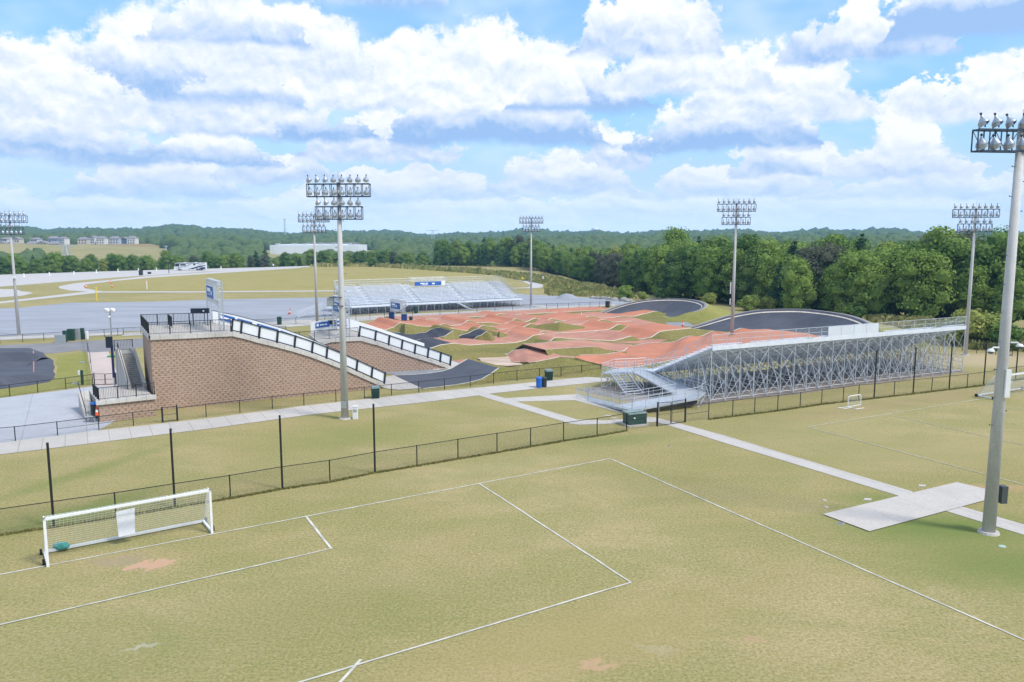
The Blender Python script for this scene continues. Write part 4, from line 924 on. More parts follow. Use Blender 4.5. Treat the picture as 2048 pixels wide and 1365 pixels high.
railing([P2(.2, Z2[0], .1), P2(sl2[0] - .2, Z2[4], .1)], 1.1, h2); railing([P2(.2, Z2[0], 8), P2(4.5, Z2[0], 8)], 1.1, h2)
for k in range(5): railing([P2(-3.5 + k * 1.0, Z2[0] - 1.2 - k * .0, 6.5 + k * 1.3), P2(4.0 + k * .4, Z2[0] - .8 - k * .2, 6.5 + k * 1.3)], 1.0, h2, 'queue_rail', 30)
MB().prism([P2(-4.5, 0, 5.5).xy[:], P2(0, 0, 5.5).xy[:], P2(0, 0, 12.5).xy[:], P2(-4.5, 0, 12.5).xy[:]], -.1, Z2[0] - 1.2).build('access_ramp', MATS['concrete_walk'], h2)

# ---- truss gantries
def truss(b, a, c, w, n, r=.03, up=Vector((0, 0, 1))):
    a = Vector(a); c = Vector(c); d = (c - a).normalized(); x = d.cross(up).normalized() * w / 2; y = d.cross(x).normalized() * w / 2
    off = [x + y, x - y, -x - y, -x + y]
    for o in off: b.tube(a + o, c + o, r, n=5)
    for i in range(n):
        p = a.lerp(c, i / n); q_ = a.lerp(c, (i + 1) / n)
        for k in range(4): b.tube(p + off[k], q_ + off[(k + 1) % 4], r * .6, n=4)
        for k in range(4): b.tube(p + off[k], p + off[(k + 1) % 4], r * .6, n=4)
def gantry(L0, R0, zt, label, bh=1.35, base=None, banner_frac=(.08, .66)):
    t = thing('truss_gantry', L0, label, 'gantry', 'truss gantries over the track')
    for p in (L0, R0):
        b = MB(); truss(b, p, Vector((p.x, p.y, zt)), .42, max(6, int((zt - p.z) / .5)), up=(R0 - L0).normalized()); b.build('leg', galv2, t)
    for z in (zt - .15, zt - .15 - bh - .5):
        b = MB(); truss(b, Vector((L0.x, L0.y, z)), Vector((R0.x, R0.y, z)), .42, 14); b.build('beam', galv2, t)
    d = (R0 - L0); d.z = 0; dn = d.normalized(); nn = Vector((dn.y, -dn.x, 0)); nn = nn if nn.x < 0 else -nn
    def sheet3(f0, f1, z0, z1, m, nm, off=.26, par=None):
        a = Vector((L0.x, L0.y, z0)) + d * f0 + nn * off; c = Vector((L0.x, L0.y, z0)) + d * f1 + nn * off; h = Vector((0, 0, z1 - z0)); e = nn * .02
        return MB().add([a, c, c + h, a + h, a + e, c + e, c + e + h, a + e + h], [(3, 2, 1, 0), (4, 5, 6, 7), (0, 1, 5, 4), (2, 3, 7, 6), (1, 2, 6, 5), (3, 0, 4, 7)]).build(nm, m, par or t)
    z1 = zt - .42; z0 = z1 - bh
    f0, f1 = banner_frac
    bn = sheet3(f0, f1, z0, z1, bluebanner, 'banner'); sheet3(f1 + .02, .97, z0, z1, whitepanel, 'banner_end')
    sheet3(f0, f1, z1 - .16, z1 - .02, logow, 'banner_print', .285, bn); sheet3(f0 + .08, f0 + .36, z0 + bh * .45, z0 + bh * .72, logow, 'banner_print', .29, bn); sheet3(f0 + .1, f0 + .33, z0 + bh * .2, z0 + bh * .35, lightblue, 'banner_print', .29, bn)
    sheet3(f0 + .4, f0 + .48, z0 + bh * .25, z0 + bh * .55, logow, 'banner_print', .29, bn)
    if base:
        for p in (L0, R0): MB().box((p.x, p.y, p.z + .8), (.95, .95, 1.6)).build('padding', base, t)
    return t
galv2 = mat('truss_aluminium', (.62, .65, .70), .4, .5, var=.15, vs=4)
sg = s_at(447, 664, FA, FB, d1)
gantry(P1(sg, zt, 8.0), P1(sg, zt, .9), GY(449, 565, P1(sg, zt, .9).y).z, 'tall truss gantry with blue banner on top of the main start hill')
sg2 = s_at(699, 675, GA, GB, d2)
gantry(P2(sg2 - .4, Z2[3], 7.6), P2(sg2, Z2[3], .9), GY(700, 600, P2(sg2, Z2[3], .9).y).z, 'truss gantry on the lower start hill, half hidden by the nearest mast', 1.3)
pl, pr = G(783.5, 641), G(808.5, 646)
gantry(pl, pr, GY(786, 598, pl.y).z, 'small finish gantry on blue padded feet in front of the far grandstand', 1.3, mat('blue_padding', (.015, .05, .19), .6), (.06, .8))
# black boxes on frames beside each gantry
def board_box(c, w, h, zfloor, label):
    t = thing('start_light_board', (c.x, c.y, zfloor), label, 'signal board', 'black signal boards on the start hills')
    MB().box((c.x, c.y, c.z), (w, .35, h), R(8)).build('cabinet', navy, t)
    for sx in (-.22, .22): MB().lathe([(.09, 0), (.09, .03), (.01, .04)], (c.x + sx * w * 1.1, c.y - .19, c.z), 10, Matrix.Rotation(R(90), 3, 'X')).build('lamp', logow, t)
    for sx in (-.42, .42): MB().bar((c.x + sx * w, c.y, zfloor), (c.x + sx * w, c.y, c.z - h / 2), .07, .07).build('leg', blackm, t)
    return t
q = P1(sg - 1.5, 0, 6.5); e = GY(400, 622, q.y); board_box(e, 1.75, .5, zt - .05, 'black signal board with two lamps beside the gantry on the main start hill')
q = P2(sg2 - 2, 0, 6.5); e = GY(660, 645, q.y + 2); board_box(e, 1.8, .5, e.z - 1.7, 'black signal board with two lamps beside the gantry on the lower start hill')

# ================================================================ concrete stair left of the main hill
t = thing('concrete_stair', G(200, 845), 'broad concrete stair with railings climbing the left side of the main start hill', 'stair')
A3 = G(200, 845); B3 = G(312, 832); d3 = (B3 - A3).normalized(); n3 = Vector((-d3.y, d3.x, 0)); L3 = (B3 - A3).length; zp = GY(200, 803, A3.y).z - .3
def P3(s, z, o=0): q = A3 + d3 * s + n3 * o; return Vector((q.x, q.y, z))
def slabbox(b, s0, s1, o0, o1, z0, z1):
    b.add([P3(s0, z0, o0), P3(s1, z0, o0), P3(s1, z0, o1), P3(s0, z0, o1), P3(s0, z1, o0), P3(s1, z1, o0), P3(s1, z1, o1), P3(s0, z1, o1)], [(3, 2, 1, 0), (4, 5, 6, 7), (0, 1, 5, 4), (1, 2, 6, 5), (2, 3, 7, 6), (3, 0, 4, 7)])
b = MB(); b.quad(P3(0, -.1), P3(L3, -.1), P3(L3, zp), P3(0, zp), uv=[(0, 0), (L3, 0), (L3, zp), (0, zp)]); b.quad(P3(0, -.1, 6), P3(0, -.1), P3(0, zp), P3(0, zp, 6), uv=[(0, 0), (6, 0), (6, zp), (0, zp)]); b.build('base_wall', block, t)
b = MB(); slabbox(b, -.2, L3 + .1, -.2, .35, zp, zp + .34); b.build('coping', capm, t)
b = MB(); slabbox(b, 0, L3, .35, 7.2, 0, zp + .12); b.build('landing', MATS['concrete_walk'], t)
sx0, sx1 = L3 * .75, L3 * .99; nst = 17; run = .27; rise = (4.35 - zp) / nst; o0 = 6.2
for i in range(nst):
    b = MB(); slabbox(b, sx0, sx1, o0 + i * run, o0 + nst * run + 2.2, zp + .12 + i * rise, zp + .12 + (i + 1) * rise - .03); b.build('step', mat('stair_concrete', (.36, .345, .33), .85, var=.2, vs=2), t)
    b = MB(); slabbox(b, sx0, sx1, o0 + i * run + .01, o0 + i * run + .05, zp + .12 + i * rise, zp + .12 + i * rise + rise * .7); b.build('riser', mat('riser_dark', (.16, .15, .15), .9), t)
b = MB()
for (a_, c_) in ((sx0 - .26, sx0), (sx1, sx1 + .26)):
    v = [P3(a_, 0, o0 - .8), P3(c_, 0, o0 - .8), P3(c_, 0, o0 + nst * run + 2.2), P3(a_, 0, o0 + nst * run + 2.2), P3(a_, zp + .5, o0 - .8), P3(c_, zp + .5, o0 - .8), P3(c_, 4.75, o0 + nst * run), P3(a_, 4.75, o0 + nst * run), P3(c_, 4.75, o0 + nst * run + 2.2), P3(a_, 4.75, o0 + nst * run + 2.2)]
    b.add(v, [(0, 1, 5, 4), (4, 5, 6, 7), (7, 6, 8, 9), (1, 2, 8, 6, 5), (0, 4, 7, 9, 3), (2, 3, 9, 8), (3, 2, 1, 0)])
b.build('side_wall', MATS['concrete_walk'], t)
railing([P3(.05, zp + .34, .1), P3(L3, zp + .34, .1)], 1.1, t); railing([P3(.05, zp + .3, .1), P3(.05, zp + .1, 4.2)], 1.1, t)
ot = o0 + nst * run + 2.1; railing([P3(sx0 - .3, 4.4, ot), P3(sx1 + .3, 4.4, ot)], 1.1, t)
b = MB(); b.path([P3(sx0 - .28, zp + .3 + .9, o0 - .6), P3(sx0 - .28, 4.75 + .8, o0 + nst * run), P3(sx0 - .28, 4.75, o0 + nst * run)], .035); b.tube(P3(sx0 - .28, zp, o0 - .6), P3(sx0 - .28, zp + 1.2, o0 - .6), .035); b.build('handrail', blackm, t)
b = MB(); b.add([P3(-.95, 0.02, 1.4), P3(-.12, .02, 1.4), P3(-.12, zp + .1, 6.8), P3(-.95, zp + .1, 6.8), P3(-.95, 0, 1.4), P3(-.95, 0, 6.8)], [(0, 1, 2, 3), (4, 0, 3, 5)]); b.build('side_ramp', MATS['concrete_walk'], t)
b = MB(); b.path([P3(-.9, .9, 1.4), P3(-.9, zp + 1.0, 6.8)], .04); b.tube(P3(-.9, 0, 1.4), P3(-.9, .9, 1.4), .03); b.build('handrail', blackm, t)
# loudspeaker pole with dark feather banner
c = G(248, 731); c = P3(sx0 - .9, 0, 9.5); zt3 = GY(247, 623, c.y).z
t = thing('speaker_pole', (c.x, c.y, 0), 'thin pole with white loudspeakers and a dark tall banner beside the stair', 'pole')
MB().tube((c.x, c.y, 0), (c.x, c.y, zt3), .07, n=8).build('pole', galv, t)
for sx in (-.28, .28): MB().lathe([(.05, .25), (.1, .2), (.24, -.12), (.26, -.16)], (c.x + sx, c.y - .1, zt3 + .15), 10, Matrix.Rotation(R(60), 3, 'X')).build('loudspeaker', white_p, t, smooth=True)
MB().lathe([(.02, .12), (.1, .1), (.14, 0), (.02, -.1)], (c.x + .0, c.y - .15, zt3 - .55), 10).build('camera_dome', white_p, t, smooth=True)
MB().box((c.x - .2, c.y - .12, zt3 - 3.0), (.6, .2, 1.1)).build('control_box', navy, t)
MB().box((c.x + .02, c.y - .1, zt3 - 4.9), (.24, .05, 3.2)).build('banner', mat('navy_banner', (.01, .02, .09), .6), t)
# green portable ramp on the grass, utility posts
def simple(name, loc, size, m, label, cat, rz=0., lid=None, group=None):
    t = thing(name, loc, label, cat, group, rz); MB().box((0, 0, size[2] / 2), size).build('body', m, t, local=True)
    if lid: MB().box((0, 0, size[2] + .04), (size[0] * 1.06, size[1] * 1.08, .08)).build('lid', lid, t, local=True)
    return t
grn = mat('green_plastic', (.05, .26, .08), .5, var=.2, vs=3)
p = G(238, 714); t = thing('green_mat', p, 'flat green plastic mat roll lying on the grass by the pink walk', 'mat', rz=R(6)); MB().box((0, 0, .1), (2.6, .8, .14)).build('mat_panel', grn, t, local=True); MB().tube((-1.3, -.42, .12), (1.3, -.42, .12), .12, n=10).build('rolled_edge', grn, t, local=True)
dgreen = mat('utility_green', (.02, .07, .05), .5, var=.2, vs=3)
p = G(163, 770); t = thing('utility_pedestal', p, 'thin dark green utility post with a white box, on the lawn by the plaza fence', 'utility post'); MB().box((.12, 0, .8), (.22, .2, 1.6)).build('post', dgreen, t, local=True); MB().box((-.12, 0, 1.35), (.22, .25, .45)).build('meter_box', white_p, t, local=True)
p = G(150, 768); simple('valve_cover', p, (.45, .35, .16), white_p, 'small white box lying in the grass left of the dark green utility post', 'valve box')
p = G(164, 726); simple('valve_cover', p, (.7, .4, .12), gbox, 'low grey lid in the middle of the lawn by the pink walk', 'valve box')
for i, (u, v, w, h, m, lb) in enumerate([(121, 686, 1.3, 1.1, gbox, 'pale grey cabinet, leftmost of the cabinet row by the lot fence'), (131, 684.5, .45, 1.75, dgreen, 'narrow dark green cabinet beside the pale one by the lot fence'),
        (143, 681.5, .9, 1.8, dgreen, 'dark green cabinet in the middle of the row by the lot fence'), (149.5, 680, .6, 1.75, gbox, 'pale switch box left of centre in the cabinet row by the lot fence'),
        (156, 680, .6, 1.8, gbox, 'pale switch box right of centre in the cabinet row by the lot fence'), (163, 679, .8, 1.75, dgreen, 'dark green cabinet, last wide one on the right by the lot fence'), (174, 679, .3, 1.3, white_p, 'small white pedestal right of the cabinet row by the lot fence')]):
    simple('electrical_cabinet', G(u, v), (w, .6, h), m, lb, 'cabinet', R(4), m if i == 0 else None, 'electrical cabinets beside the lot fence')
# ================================================================ grandstands
alu = mat('bleacher_aluminium', (.74, .78, .85), .5, .12, var=.12, vs=1.5)
alu_d = mat('bleacher_underside', (.42, .46, .52), .55, .2, var=.3, vs=2)
galvf = mat('galvanised_frame', (.60, .64, .70), .45, .3, var=.2, vs=3)
DEPTH, ZF, NR = 10.7, 1.65, 15
def stand(origin, rz, L, label, aisles, gaps=(), top=5.35, bay=1.83, pressbox=None, board=None):
    """local x along the front, y to the back, z up"""
    t = thing('grandstand', origin, label, 'grandstand', 'two metal grandstands beside the track', rz)
    rise = (top - ZF) / NR; run = (DEPTH - 1.5) / NR
    def blocked(x0, x1, i): return any(g0 <= (x0 + x1) / 2 <= g1 and i >= gi for g0, g1, gi in gaps)
    segs = []; x = 0
    for a in aisles: segs.append((x, a - .6)); x = a + .6
    segs.append((x, L))
    for i in range(NR):
        y = 1.5 + i * run; z = ZF + i * rise
        f = MB(); s = MB()
        x = 0
        for (g0, g1) in ([(0, L)] if not gaps else [(a, b) for a, b in ((0, gaps[0][0]), (gaps[0][0], gaps[0][1]), (gaps[0][1], L)) if not blocked(a, b, i)]):
            f.box(((g0 + g1) / 2, y + run * .42, z), (g1 - g0, run * .74, .05)); f.box(((g0 + g1) / 2, y + .01, z - rise / 2), (g1 - g0, .03, rise * .55))
        f.build('footboard', alu, t, local=True)
        for (a, b_) in segs:
            if blocked(a, b_, i): continue
            s.box(((a + b_) / 2, y + run * .62, z + .40), (b_ - a, .27, .05))
        if s.v: s.build('bench', alu, t, local=True)
        for a in aisles:
            if i and i % 2 and not blocked(a, a, i): MB().box((a, y - .1, z - rise * .45), (1.1, .3, .04)).build('aisle_step', alu_d, t, local=True)
    w = MB(); w.box((L / 2, .75, ZF - .02), (L, 1.5, .08)); w.box((L / 2, .0, ZF - .1), (L, .05, .22)); w.build('walkway', alu, t, local=True)
    # understructure: one frame per bay
    nb = int(L / bay); xs = [L * i / nb for i in range(nb + 1)]; yl = [.1, 1.5, 3.4, 5.2, 7.0, 8.9, DEPTH]
    def ztop(y): return ZF - .08 if y < 1.5 else ZF - .1 + (y - 1.5) / run * rise
    for k, x in enumerate(xs):
        b = MB(); b.bar((x, .1, ZF - .1), (x, 1.5, ZF - .1), .06, .1); b.bar((x, 1.5, ZF - .1), (x, DEPTH, ztop(DEPTH) - .1), .06, .12)
        b.bar((x, 1.5, .35), (x, DEPTH, .35), .05, .05)
        for y in yl: b.bar((x, y, 0), (x, y, ztop(y)), .06, .06)
        for y0, y1 in zip(yl[1:], yl[2:]):
            b.tube((x, y0, .1), (x, y1, ztop(y1) - .3), .03, n=5); b.tube((x, y1, .1), (x, y0, ztop(y0) - .1), .03, n=5)
        b.bar((x, yl[3], ztop(yl[3]) * .55), (x, DEPTH, ztop(yl[3]) * .55), .05, .05); b.bar((x, 1.5, 1.2), (x, DEPTH, 1.2), .05, .05)
        b.build('frame', galvf, t, local=True)
    for y in yl[1:]:
        H_ = ztop(y); c = MB()
        for i in range(nb):
            x0, x1 = xs[i], xs[i + 1]
            if y == DEPTH:      # long braces climbing across two bays, and low crosses
                x2 = xs[min(nb, i + 2)]
                c.tube((x0, y + .05, .15), (x2, y + .05, H_ * .62 if x2 > x1 else H_ * .35), .026, n=5); 
                c.tube((x1, y + .08, .15), (x0, y + .08, H_ * .42), .024, n=5)
                c.tube((x0, y + .05, H_ * .52), (x2, y + .05, H_ - .15 if x2 > x1 else H_ * .75), .026, n=5)
                if i % 2: c.tube((x1, y + .08, H_ * .5), (x0, y + .08, H_ * .9), .024, n=5)
            elif i % 2 == int(y) % 2 or y > 8:
                c.tube((x0, y, .15), (x1, y, H_ - .25), .026, n=4); c.tube((x1, y, .15), (x0, y, H_ - .25), .026, n=4)
                if y > 5: c.tube((x0, y + .06, H_ * .5), (xs[min(nb, i + 2)], y + .06, H_ - .2), .03, n=4)
        c.tube((0, y, .28), (L, y, .28), .025, n=4); c.tube((0, y, H_ - .3), (L, y, H_ - .3), .025, n=4); c.build('cross_bracing', galvf, t, local=True)
    # guard rails
    def rail(b, p, q, h=1.1, n=None):
        p = Vector(p); q = Vector(q); n = n or max(1, int((q - p).length / 1.83)); up = Vector((0, 0, 1))
        for hh in (h, h * .55): b.tube(p + up * hh, q + up * hh, .018 if hh < h else .025, n=5)
        for i in range(n + 1): b.tube(p.lerp(q, i / n), p.lerp(q, i / n) + up * h, .028, n=5)
    zt = ztop(DEPTH) + .1
    b = MB(); rail(b, (0, DEPTH + .02, zt), (L, DEPTH + .02, zt), 1.15, nb); 
    for x in (0, L): rail(b, (x, 1.5, ZF + .1), (x, DEPTH, zt), 1.15)
    b.build('back_guard_rail', galvf, t, local=True)
    b = MB(); rail(b, (0, .03, ZF), (L, .03, ZF), 1.05); rail(b, (L, .0, ZF), (L, 1.5, ZF), 1.05); b.build('front_guard_rail', galvf, t, local=True)
    m = MB(); m.quad((0, DEPTH + .03, zt), (L, DEPTH + .03, zt), (L, DEPTH + .03, zt + 1.1), (0, DEPTH + .03, zt + 1.1), uv=[(0, 0), (L, 0), (L, 1.1), (0, 1.1)])
    for x in (0, L): l2 = DEPTH - 1.5; m.quad((x, 1.5, ZF + .1), (x, DEPTH, zt), (x, DEPTH, zt + 1.1), (x, 1.5, ZF + 1.2), uv=[(0, 0), (l2, 0), (l2, 1.1), (0, 1.1)])
    m.build('guard_mesh', mesh_mat('grey_chain_link', (.45, .48, .52), .08) if 'grey_chain_link' not in MATS else MATS['grey_chain_link'], t, local=True)
    for a in aisles:                        # centre handrails of the aisles
        b = MB()
        for i in range(2, NR - 1, 3):
            y = 1.5 + i * run; z = ZF + i * rise; b.path([(a, y, z), (a, y, z + .85), (a, y + run * 2, z + rise * 2 + .85), (a, y + run * 2, z + rise * 2)], .02, 5)
        b.build('aisle_handrail', galvf, t, local=True)
    if board:
        b = MB(); b.box(((board[0] + board[1]) / 2, DEPTH + .09, zt + .42), (board[1] - board[0], .05, 1.45)); b.build('windbreak_panel', mat('white_windbreak', (.66, .70, .76), .5, var=.08, vs=.8), t, local=True)
    return t, rise, run, zt
# far stand seen from the front
FL, FRr = G(703, 630.5), G(1046, 612.5); dv = (FRr - FL); Lf = dv.length; rzf = math.atan2(dv.y, dv.x)
ft, rise, run, ztf = stand(FL, rzf, Lf, 'far metal grandstand facing the track, with a blue banner at its top middle', (5.2, 15.8, 26.6, 37.2 if Lf > 40 else 34), gaps=((17.2, 26.2, 12),))
M = Matrix.Rotation(rzf, 3, 'Z')
def lf(x, y, z): return FL + M @ Vector((x, y, z))
def lbox(nm, m, x0, x1, y, z0, z1, par, th=.06): 
    return MB().box(((x0 + x1) / 2, y, (z0 + z1) / 2), (x1 - x0, th, z1 - z0)).build(nm, m, par, local=True)
yb = 1.5 + 12 * run; zb = ZF + 12 * rise
bn = lbox('banner', bluebanner, 18.1, 24.6, yb + .3, zb + .25, zb + 1.15, ft); lbox('banner_end', logow, 24.7, 25.6, yb + .3, zb + .25, zb + 1.15, ft)
for x0, x1, z0, z1 in ((19.4, 20.5, .62, .85), (20.7, 21.3, .62, .85), (19.8, 21.2, .38, .5), (22.3, 23.0, .5, .8), (18.2, 24.5, 1.05, 1.12)):
    lbox('banner_print', logow if z1 < 1 else lightblue, x0, x1, yb + .255, zb + z0, zb + z1, ft, .02)
b = MB()
for x in (17.3, 19.5, 21.7, 23.9, 26.1): b.tube((x, yb + .4, zb - .4), (x, yb + .4, zb + 1.9), .035, n=5); b.tube((x, DEPTH, zb - .4), (x, DEPTH, zb + 2.1), .035, n=5); b.tube((x, yb + .4, zb + 1.85), (x, DEPTH, zb + 2.05), .03, n=5)
for z, y in ((zb + 1.85, yb + .4), (zb + 1.25, yb + .4), (zb + 2.05, DEPTH), (zb + 1.5, DEPTH)): b.tube((17.3, y, z), (26.1, y, z), .03, n=5)
b.box((21.7, (yb + DEPTH) / 2 + .4, zb + .12), (8.8, DEPTH - yb - .4, .06)); b.build('press_platform', galvf, ft, local=True)
def stair(parent, x0, y0, x1, y1, z0, z1, w, nm='stair'):
    """stair flight in the parent's own axes from (x0,y0,z0) up to (x1,y1,z1)"""
    a = Vector((x0, y0, z0)); c = Vector((x1, y1, z1)); d = Vector((x1 - x0, y1 - y0, 0)); dl = d.length; d.normalize(); s = Vector((-d.y, d.x, 0)); n = max(3, int((z1 - z0) / .18)); b = MB()
    for sg in (-1, 1):
        o = s * sg * w / 2; b.bar(a + o, c + o, .05, .2); up = Vector((0, 0, .95)); b.tube(a + o + up, c + o + up, .03, n=5); b.tube(a + o + up * .55, c + o + up * .55, .02, n=5)
        k = max(2, int(dl / 1.1))
        for i in range(k + 1): p = (a + o).lerp(c + o, i / k); b.tube(p, p + up, .024, n=5)
    for i in range(n):
        p = a.lerp(c, (i + .6) / n); b.add([p - s * w / 2 - d * .15, p + s * w / 2 - d * .15, p + s * w / 2 + d * .13, p - s * w / 2 + d * .13], [(0, 1, 2, 3)])
    return b.build(nm, galvf, parent, local=True)
stair(ft, 8.5, -.75, 12.0, -.75, .05, ZF, 1.2); MB().box((12.8, -.7, ZF - .03), (1.8, 1.4, .06)).build('stair_landing', galvf, ft, local=True)
stair(ft, 26.8, -.75, 23.6, -.75, .05, ZF, 1.2); MB().box((22.8, -.7, ZF - .03), (1.8, 1.4, .06)).build('stair_landing', galvf, ft, local=True)
# left side access deck and ramp of the far stand
b = MB(); b.box((-2.5, 1.2, ZF - .03), (5, 2.4, .06)); 
for x in (-5, -3.2, -1.4): 
    for y in (0, 2.4): b.tube((x, y, 0), (x, y, ZF + 1.05), .03, n=5)
for z in (ZF + .5, ZF + 1.05): b.path([(0, 0, z), (-5, 0, z), (-5, 2.4, z)], .025, 5); b.tube((0, 2.4, z), (-5, 2.4, z), .025, n=5)
b.tube((-5, 0, .1), (-3.2, 0, ZF), .03, n=5); b.tube((-3.2, 0, .1), (-1.4, 0, ZF), .03, n=5); b.build('access_deck', galvf, ft, local=True)
stair(ft, -10.8, 1.4, -5.2, 1.4, .05, ZF, 1.5, 'access_ramp')
# near stand seen from behind
# back line measured on the ground; the front lies DEPTH metres beyond it, towards the track
BL, BR = G(1420, 806), G(1924, 744); dn_ = (BR - BL); Ln = dn_.length; rzn = math.atan2(dn_.y, dn_.x)
nn_ = Vector((-math.sin(rzn), math.cos(rzn), 0))
# local axes: x from far right to left so that +y points to the back (towards the camera)
org = BR + nn_ * DEPTH
nt_, rise2, run2, ztn = stand(org, rzn + math.pi, Ln, 'near metal grandstand seen from behind, its braced legs facing the camera', (4.6, 14.5, 24.5, 34), top=5.45, board=None)
# white windbreak panels on the guard rail
def xs_at(u, v):  w = wallpt(u, v, BL, BR); return (BR - w).dot(dn_.normalized())
x_a, x_b = xs_at(1757, 640), xs_at(1656, 650); n_ = 4
for i in range(n_):
    a = x_a + (x_b - x_a) * i / n_; c = x_a + (x_b - x_a) * (i + 1) / n_
    MB().box(((a + c) / 2, DEPTH + .07, ztn + .45), (c - a - .05, .04, 1.35)).build('windbreak_panel', mat('white_windbreak', (.66, .70, .76), .5, var=.08, vs=.8), nt_, local=True)
MB().box((Ln / 2, DEPTH + .08, ztn - .14), (Ln, .06, .42)).build('back_fascia', alu, nt_, local=True)
# entry deck, stair and switch-back ramp at the left end
et = thing('access_ramp', G(1262, 822), 'metal switch-back wheelchair ramp with stair at the left end of the near grandstand', 'ramp')
deckm = mat('deck_plate', (.50, .53, .58), .5, .25, var=.15, vs=2)
def deck(poly, th=.1, nm='deck', m=None, skirt=.16):
    """poly: four points with heights, built as a solid plate with side fascia"""
    v = [Vector(p) for p in poly]; w = [p - Vector((0, 0, skirt)) for p in v]
    return MB().add(v + w, [(0, 1, 2, 3), (7, 6, 5, 4), (0, 4, 5, 1), (1, 5, 6, 2), (2, 6, 7, 3), (3, 7, 4, 0)]).build(nm, m or deckm, et)
def rails(pts, h=1.05, nm='ramp_rail', legs=True, sp=1.5):
    b = MB(); up = Vector((0, 0, 1))
    for a, c in zip(pts, pts[1:]):
        for hh, r in ((h, .028), (h * .72, .016), (h * .42, .014), (.12, .014)): b.tube(a + up * hh, c + up * hh, r, n=5)
        n = max(1, round((c - a).length / sp))
        for i in range(n + 1): p = a.lerp(c, i / n); b.tube(Vector((p.x, p.y, 0)) if legs else p, p + up * h, .03, n=5)
        k = int((c - a).length / .13)
        for i in range(1, k): p = a.lerp(c, i / k); b.tube(p + up * .12, p + up * h * .72, .005, n=3)
    return b.build(nm, galvf, et)
zl = 1.6
Lp = [G(1203, 747, zl), G(1268, 745, zl), G(1292, 735, zl), G(1228, 738, zl)]
deck(Lp, nm='landing'); rails([Lp[1], Lp[0], Lp[3], Lp[2]], nm='landing_rail')
Ra = [G(1268, 745, zl), G(1292, 735, zl), G(1385, 777, 1.0), G(1352, 790, 1.0)]; deck(Ra, nm='ramp_deck'); rails([Ra[0], Ra[3]]); rails([Ra[1], Ra[2]])
Rt = [G(1352, 790, 1.0), G(1385, 777, 1.0), G(1412, 785, .98), G(1396, 797, .98)]; deck(Rt, nm='landing'); rails([Rt[1], Rt[2], Rt[3]])
Rb = [G(1396, 797, .98), G(1352, 790, 1.0), G(1240, 809, .5), G(1264, 821, .5)]
deck(Rb, nm='ramp_deck'); rails([Rb[0], Rb[3]]); rails([Rb[1], Rb[2]])
Rc = [G(1240, 809, .5), G(1264, 821, .5), G(1176, 802, .03), G(1168, 792, .03)]; deck(Rc, nm='ramp_deck', skirt=.2); rails([Rc[1], Rc[2], G(1153, 795, .0)]); rails([Rc[0], Rc[3]])
a_ = (Lp[0] + Lp[1]) / 2 ; a_ = G(1238, 747, zl); c_ = G(1270, 790, .05)
def wstair(a, c, w, par):
    d = Vector((c.x - a.x, c.y - a.y, 0)).normalized(); s = Vector((-d.y, d.x, 0)); n = 9; b = MB(); tr = MB(); up = Vector((0, 0, 1))
    for sg in (-1, 1):
        o = s * sg * w / 2; b.bar(a + o, c + o, .06, .24)
        for hh in (.95, .5): b.tube(a + o + up * hh, c + o + up * hh, .035 if hh > .6 else .02, n=5)
        for i in range(4): p = (a + o).lerp(c + o, i / 3); b.tube(Vector((p.x, p.y, 0)), p + up * .95, .03, n=5)
    b.build('stair_rail', galvf, par)
    for i in range(n):
        p = a.lerp(c, (i + .5) / n); q = MB().add([p - s * w / 2 - d * .17, p + s * w / 2 - d * .17, p + s * w / 2 + d * .13, p - s * w / 2 + d * .13] + [x - up * .05 for x in (p - s * w / 2 - d * .17, p + s * w / 2 - d * .17, p + s * w / 2 + d * .13, p - s * w / 2 + d * .13)], [(0, 1, 2, 3), (7, 6, 5, 4), (0, 4, 5, 1), (1, 5, 6, 2), (2, 6, 7, 3), (3, 7, 4, 0)]); q.build('tread', alu_d, par)
wstair(a_, c_, 1.9, et)
b = MB()
for p in Lp + Rt + [Rb[2], Rb[3]]: b.tube(Vector((p.x, p.y, 0)), p, .045, n=6)
for p, q in ((Lp[0], Lp[3]), (Lp[0], Lp[1]), (Rb[2], Rb[3]), (Rt[3], Rt[2])): b.tube(Vector((p.x, p.y, .05)), q - Vector((0, 0, .25)), .03, n=5); b.tube(Vector((q.x, q.y, .05)), p - Vector((0, 0, .25)), .03, n=5)
b.build('support_legs', galvf, et)
sheet('gravel_strip', wobble([BL + nn_ * -.6 - dn_.normalized() * 1.5, BR - nn_ * .6 + dn_.normalized() * .6, BR + nn_ * (DEPTH + 1) + dn_.normalized() * .6, BL + nn_ * (DEPTH + 1) - dn_.normalized() * 8, G(1245, 800), G(1330, 812)], 3, .3, 8), .012, asphalt_mat('dusty_gravel', (.30, .255, .22), .4, None, .4))
sheet('gravel_strip', [lf(-.5, -.3, 0), lf(Lf + .5, -.3, 0), lf(Lf + .5, DEPTH + 1, 0), lf(-.5, DEPTH + 1, 0)], .05, MATS['dusty_gravel'])
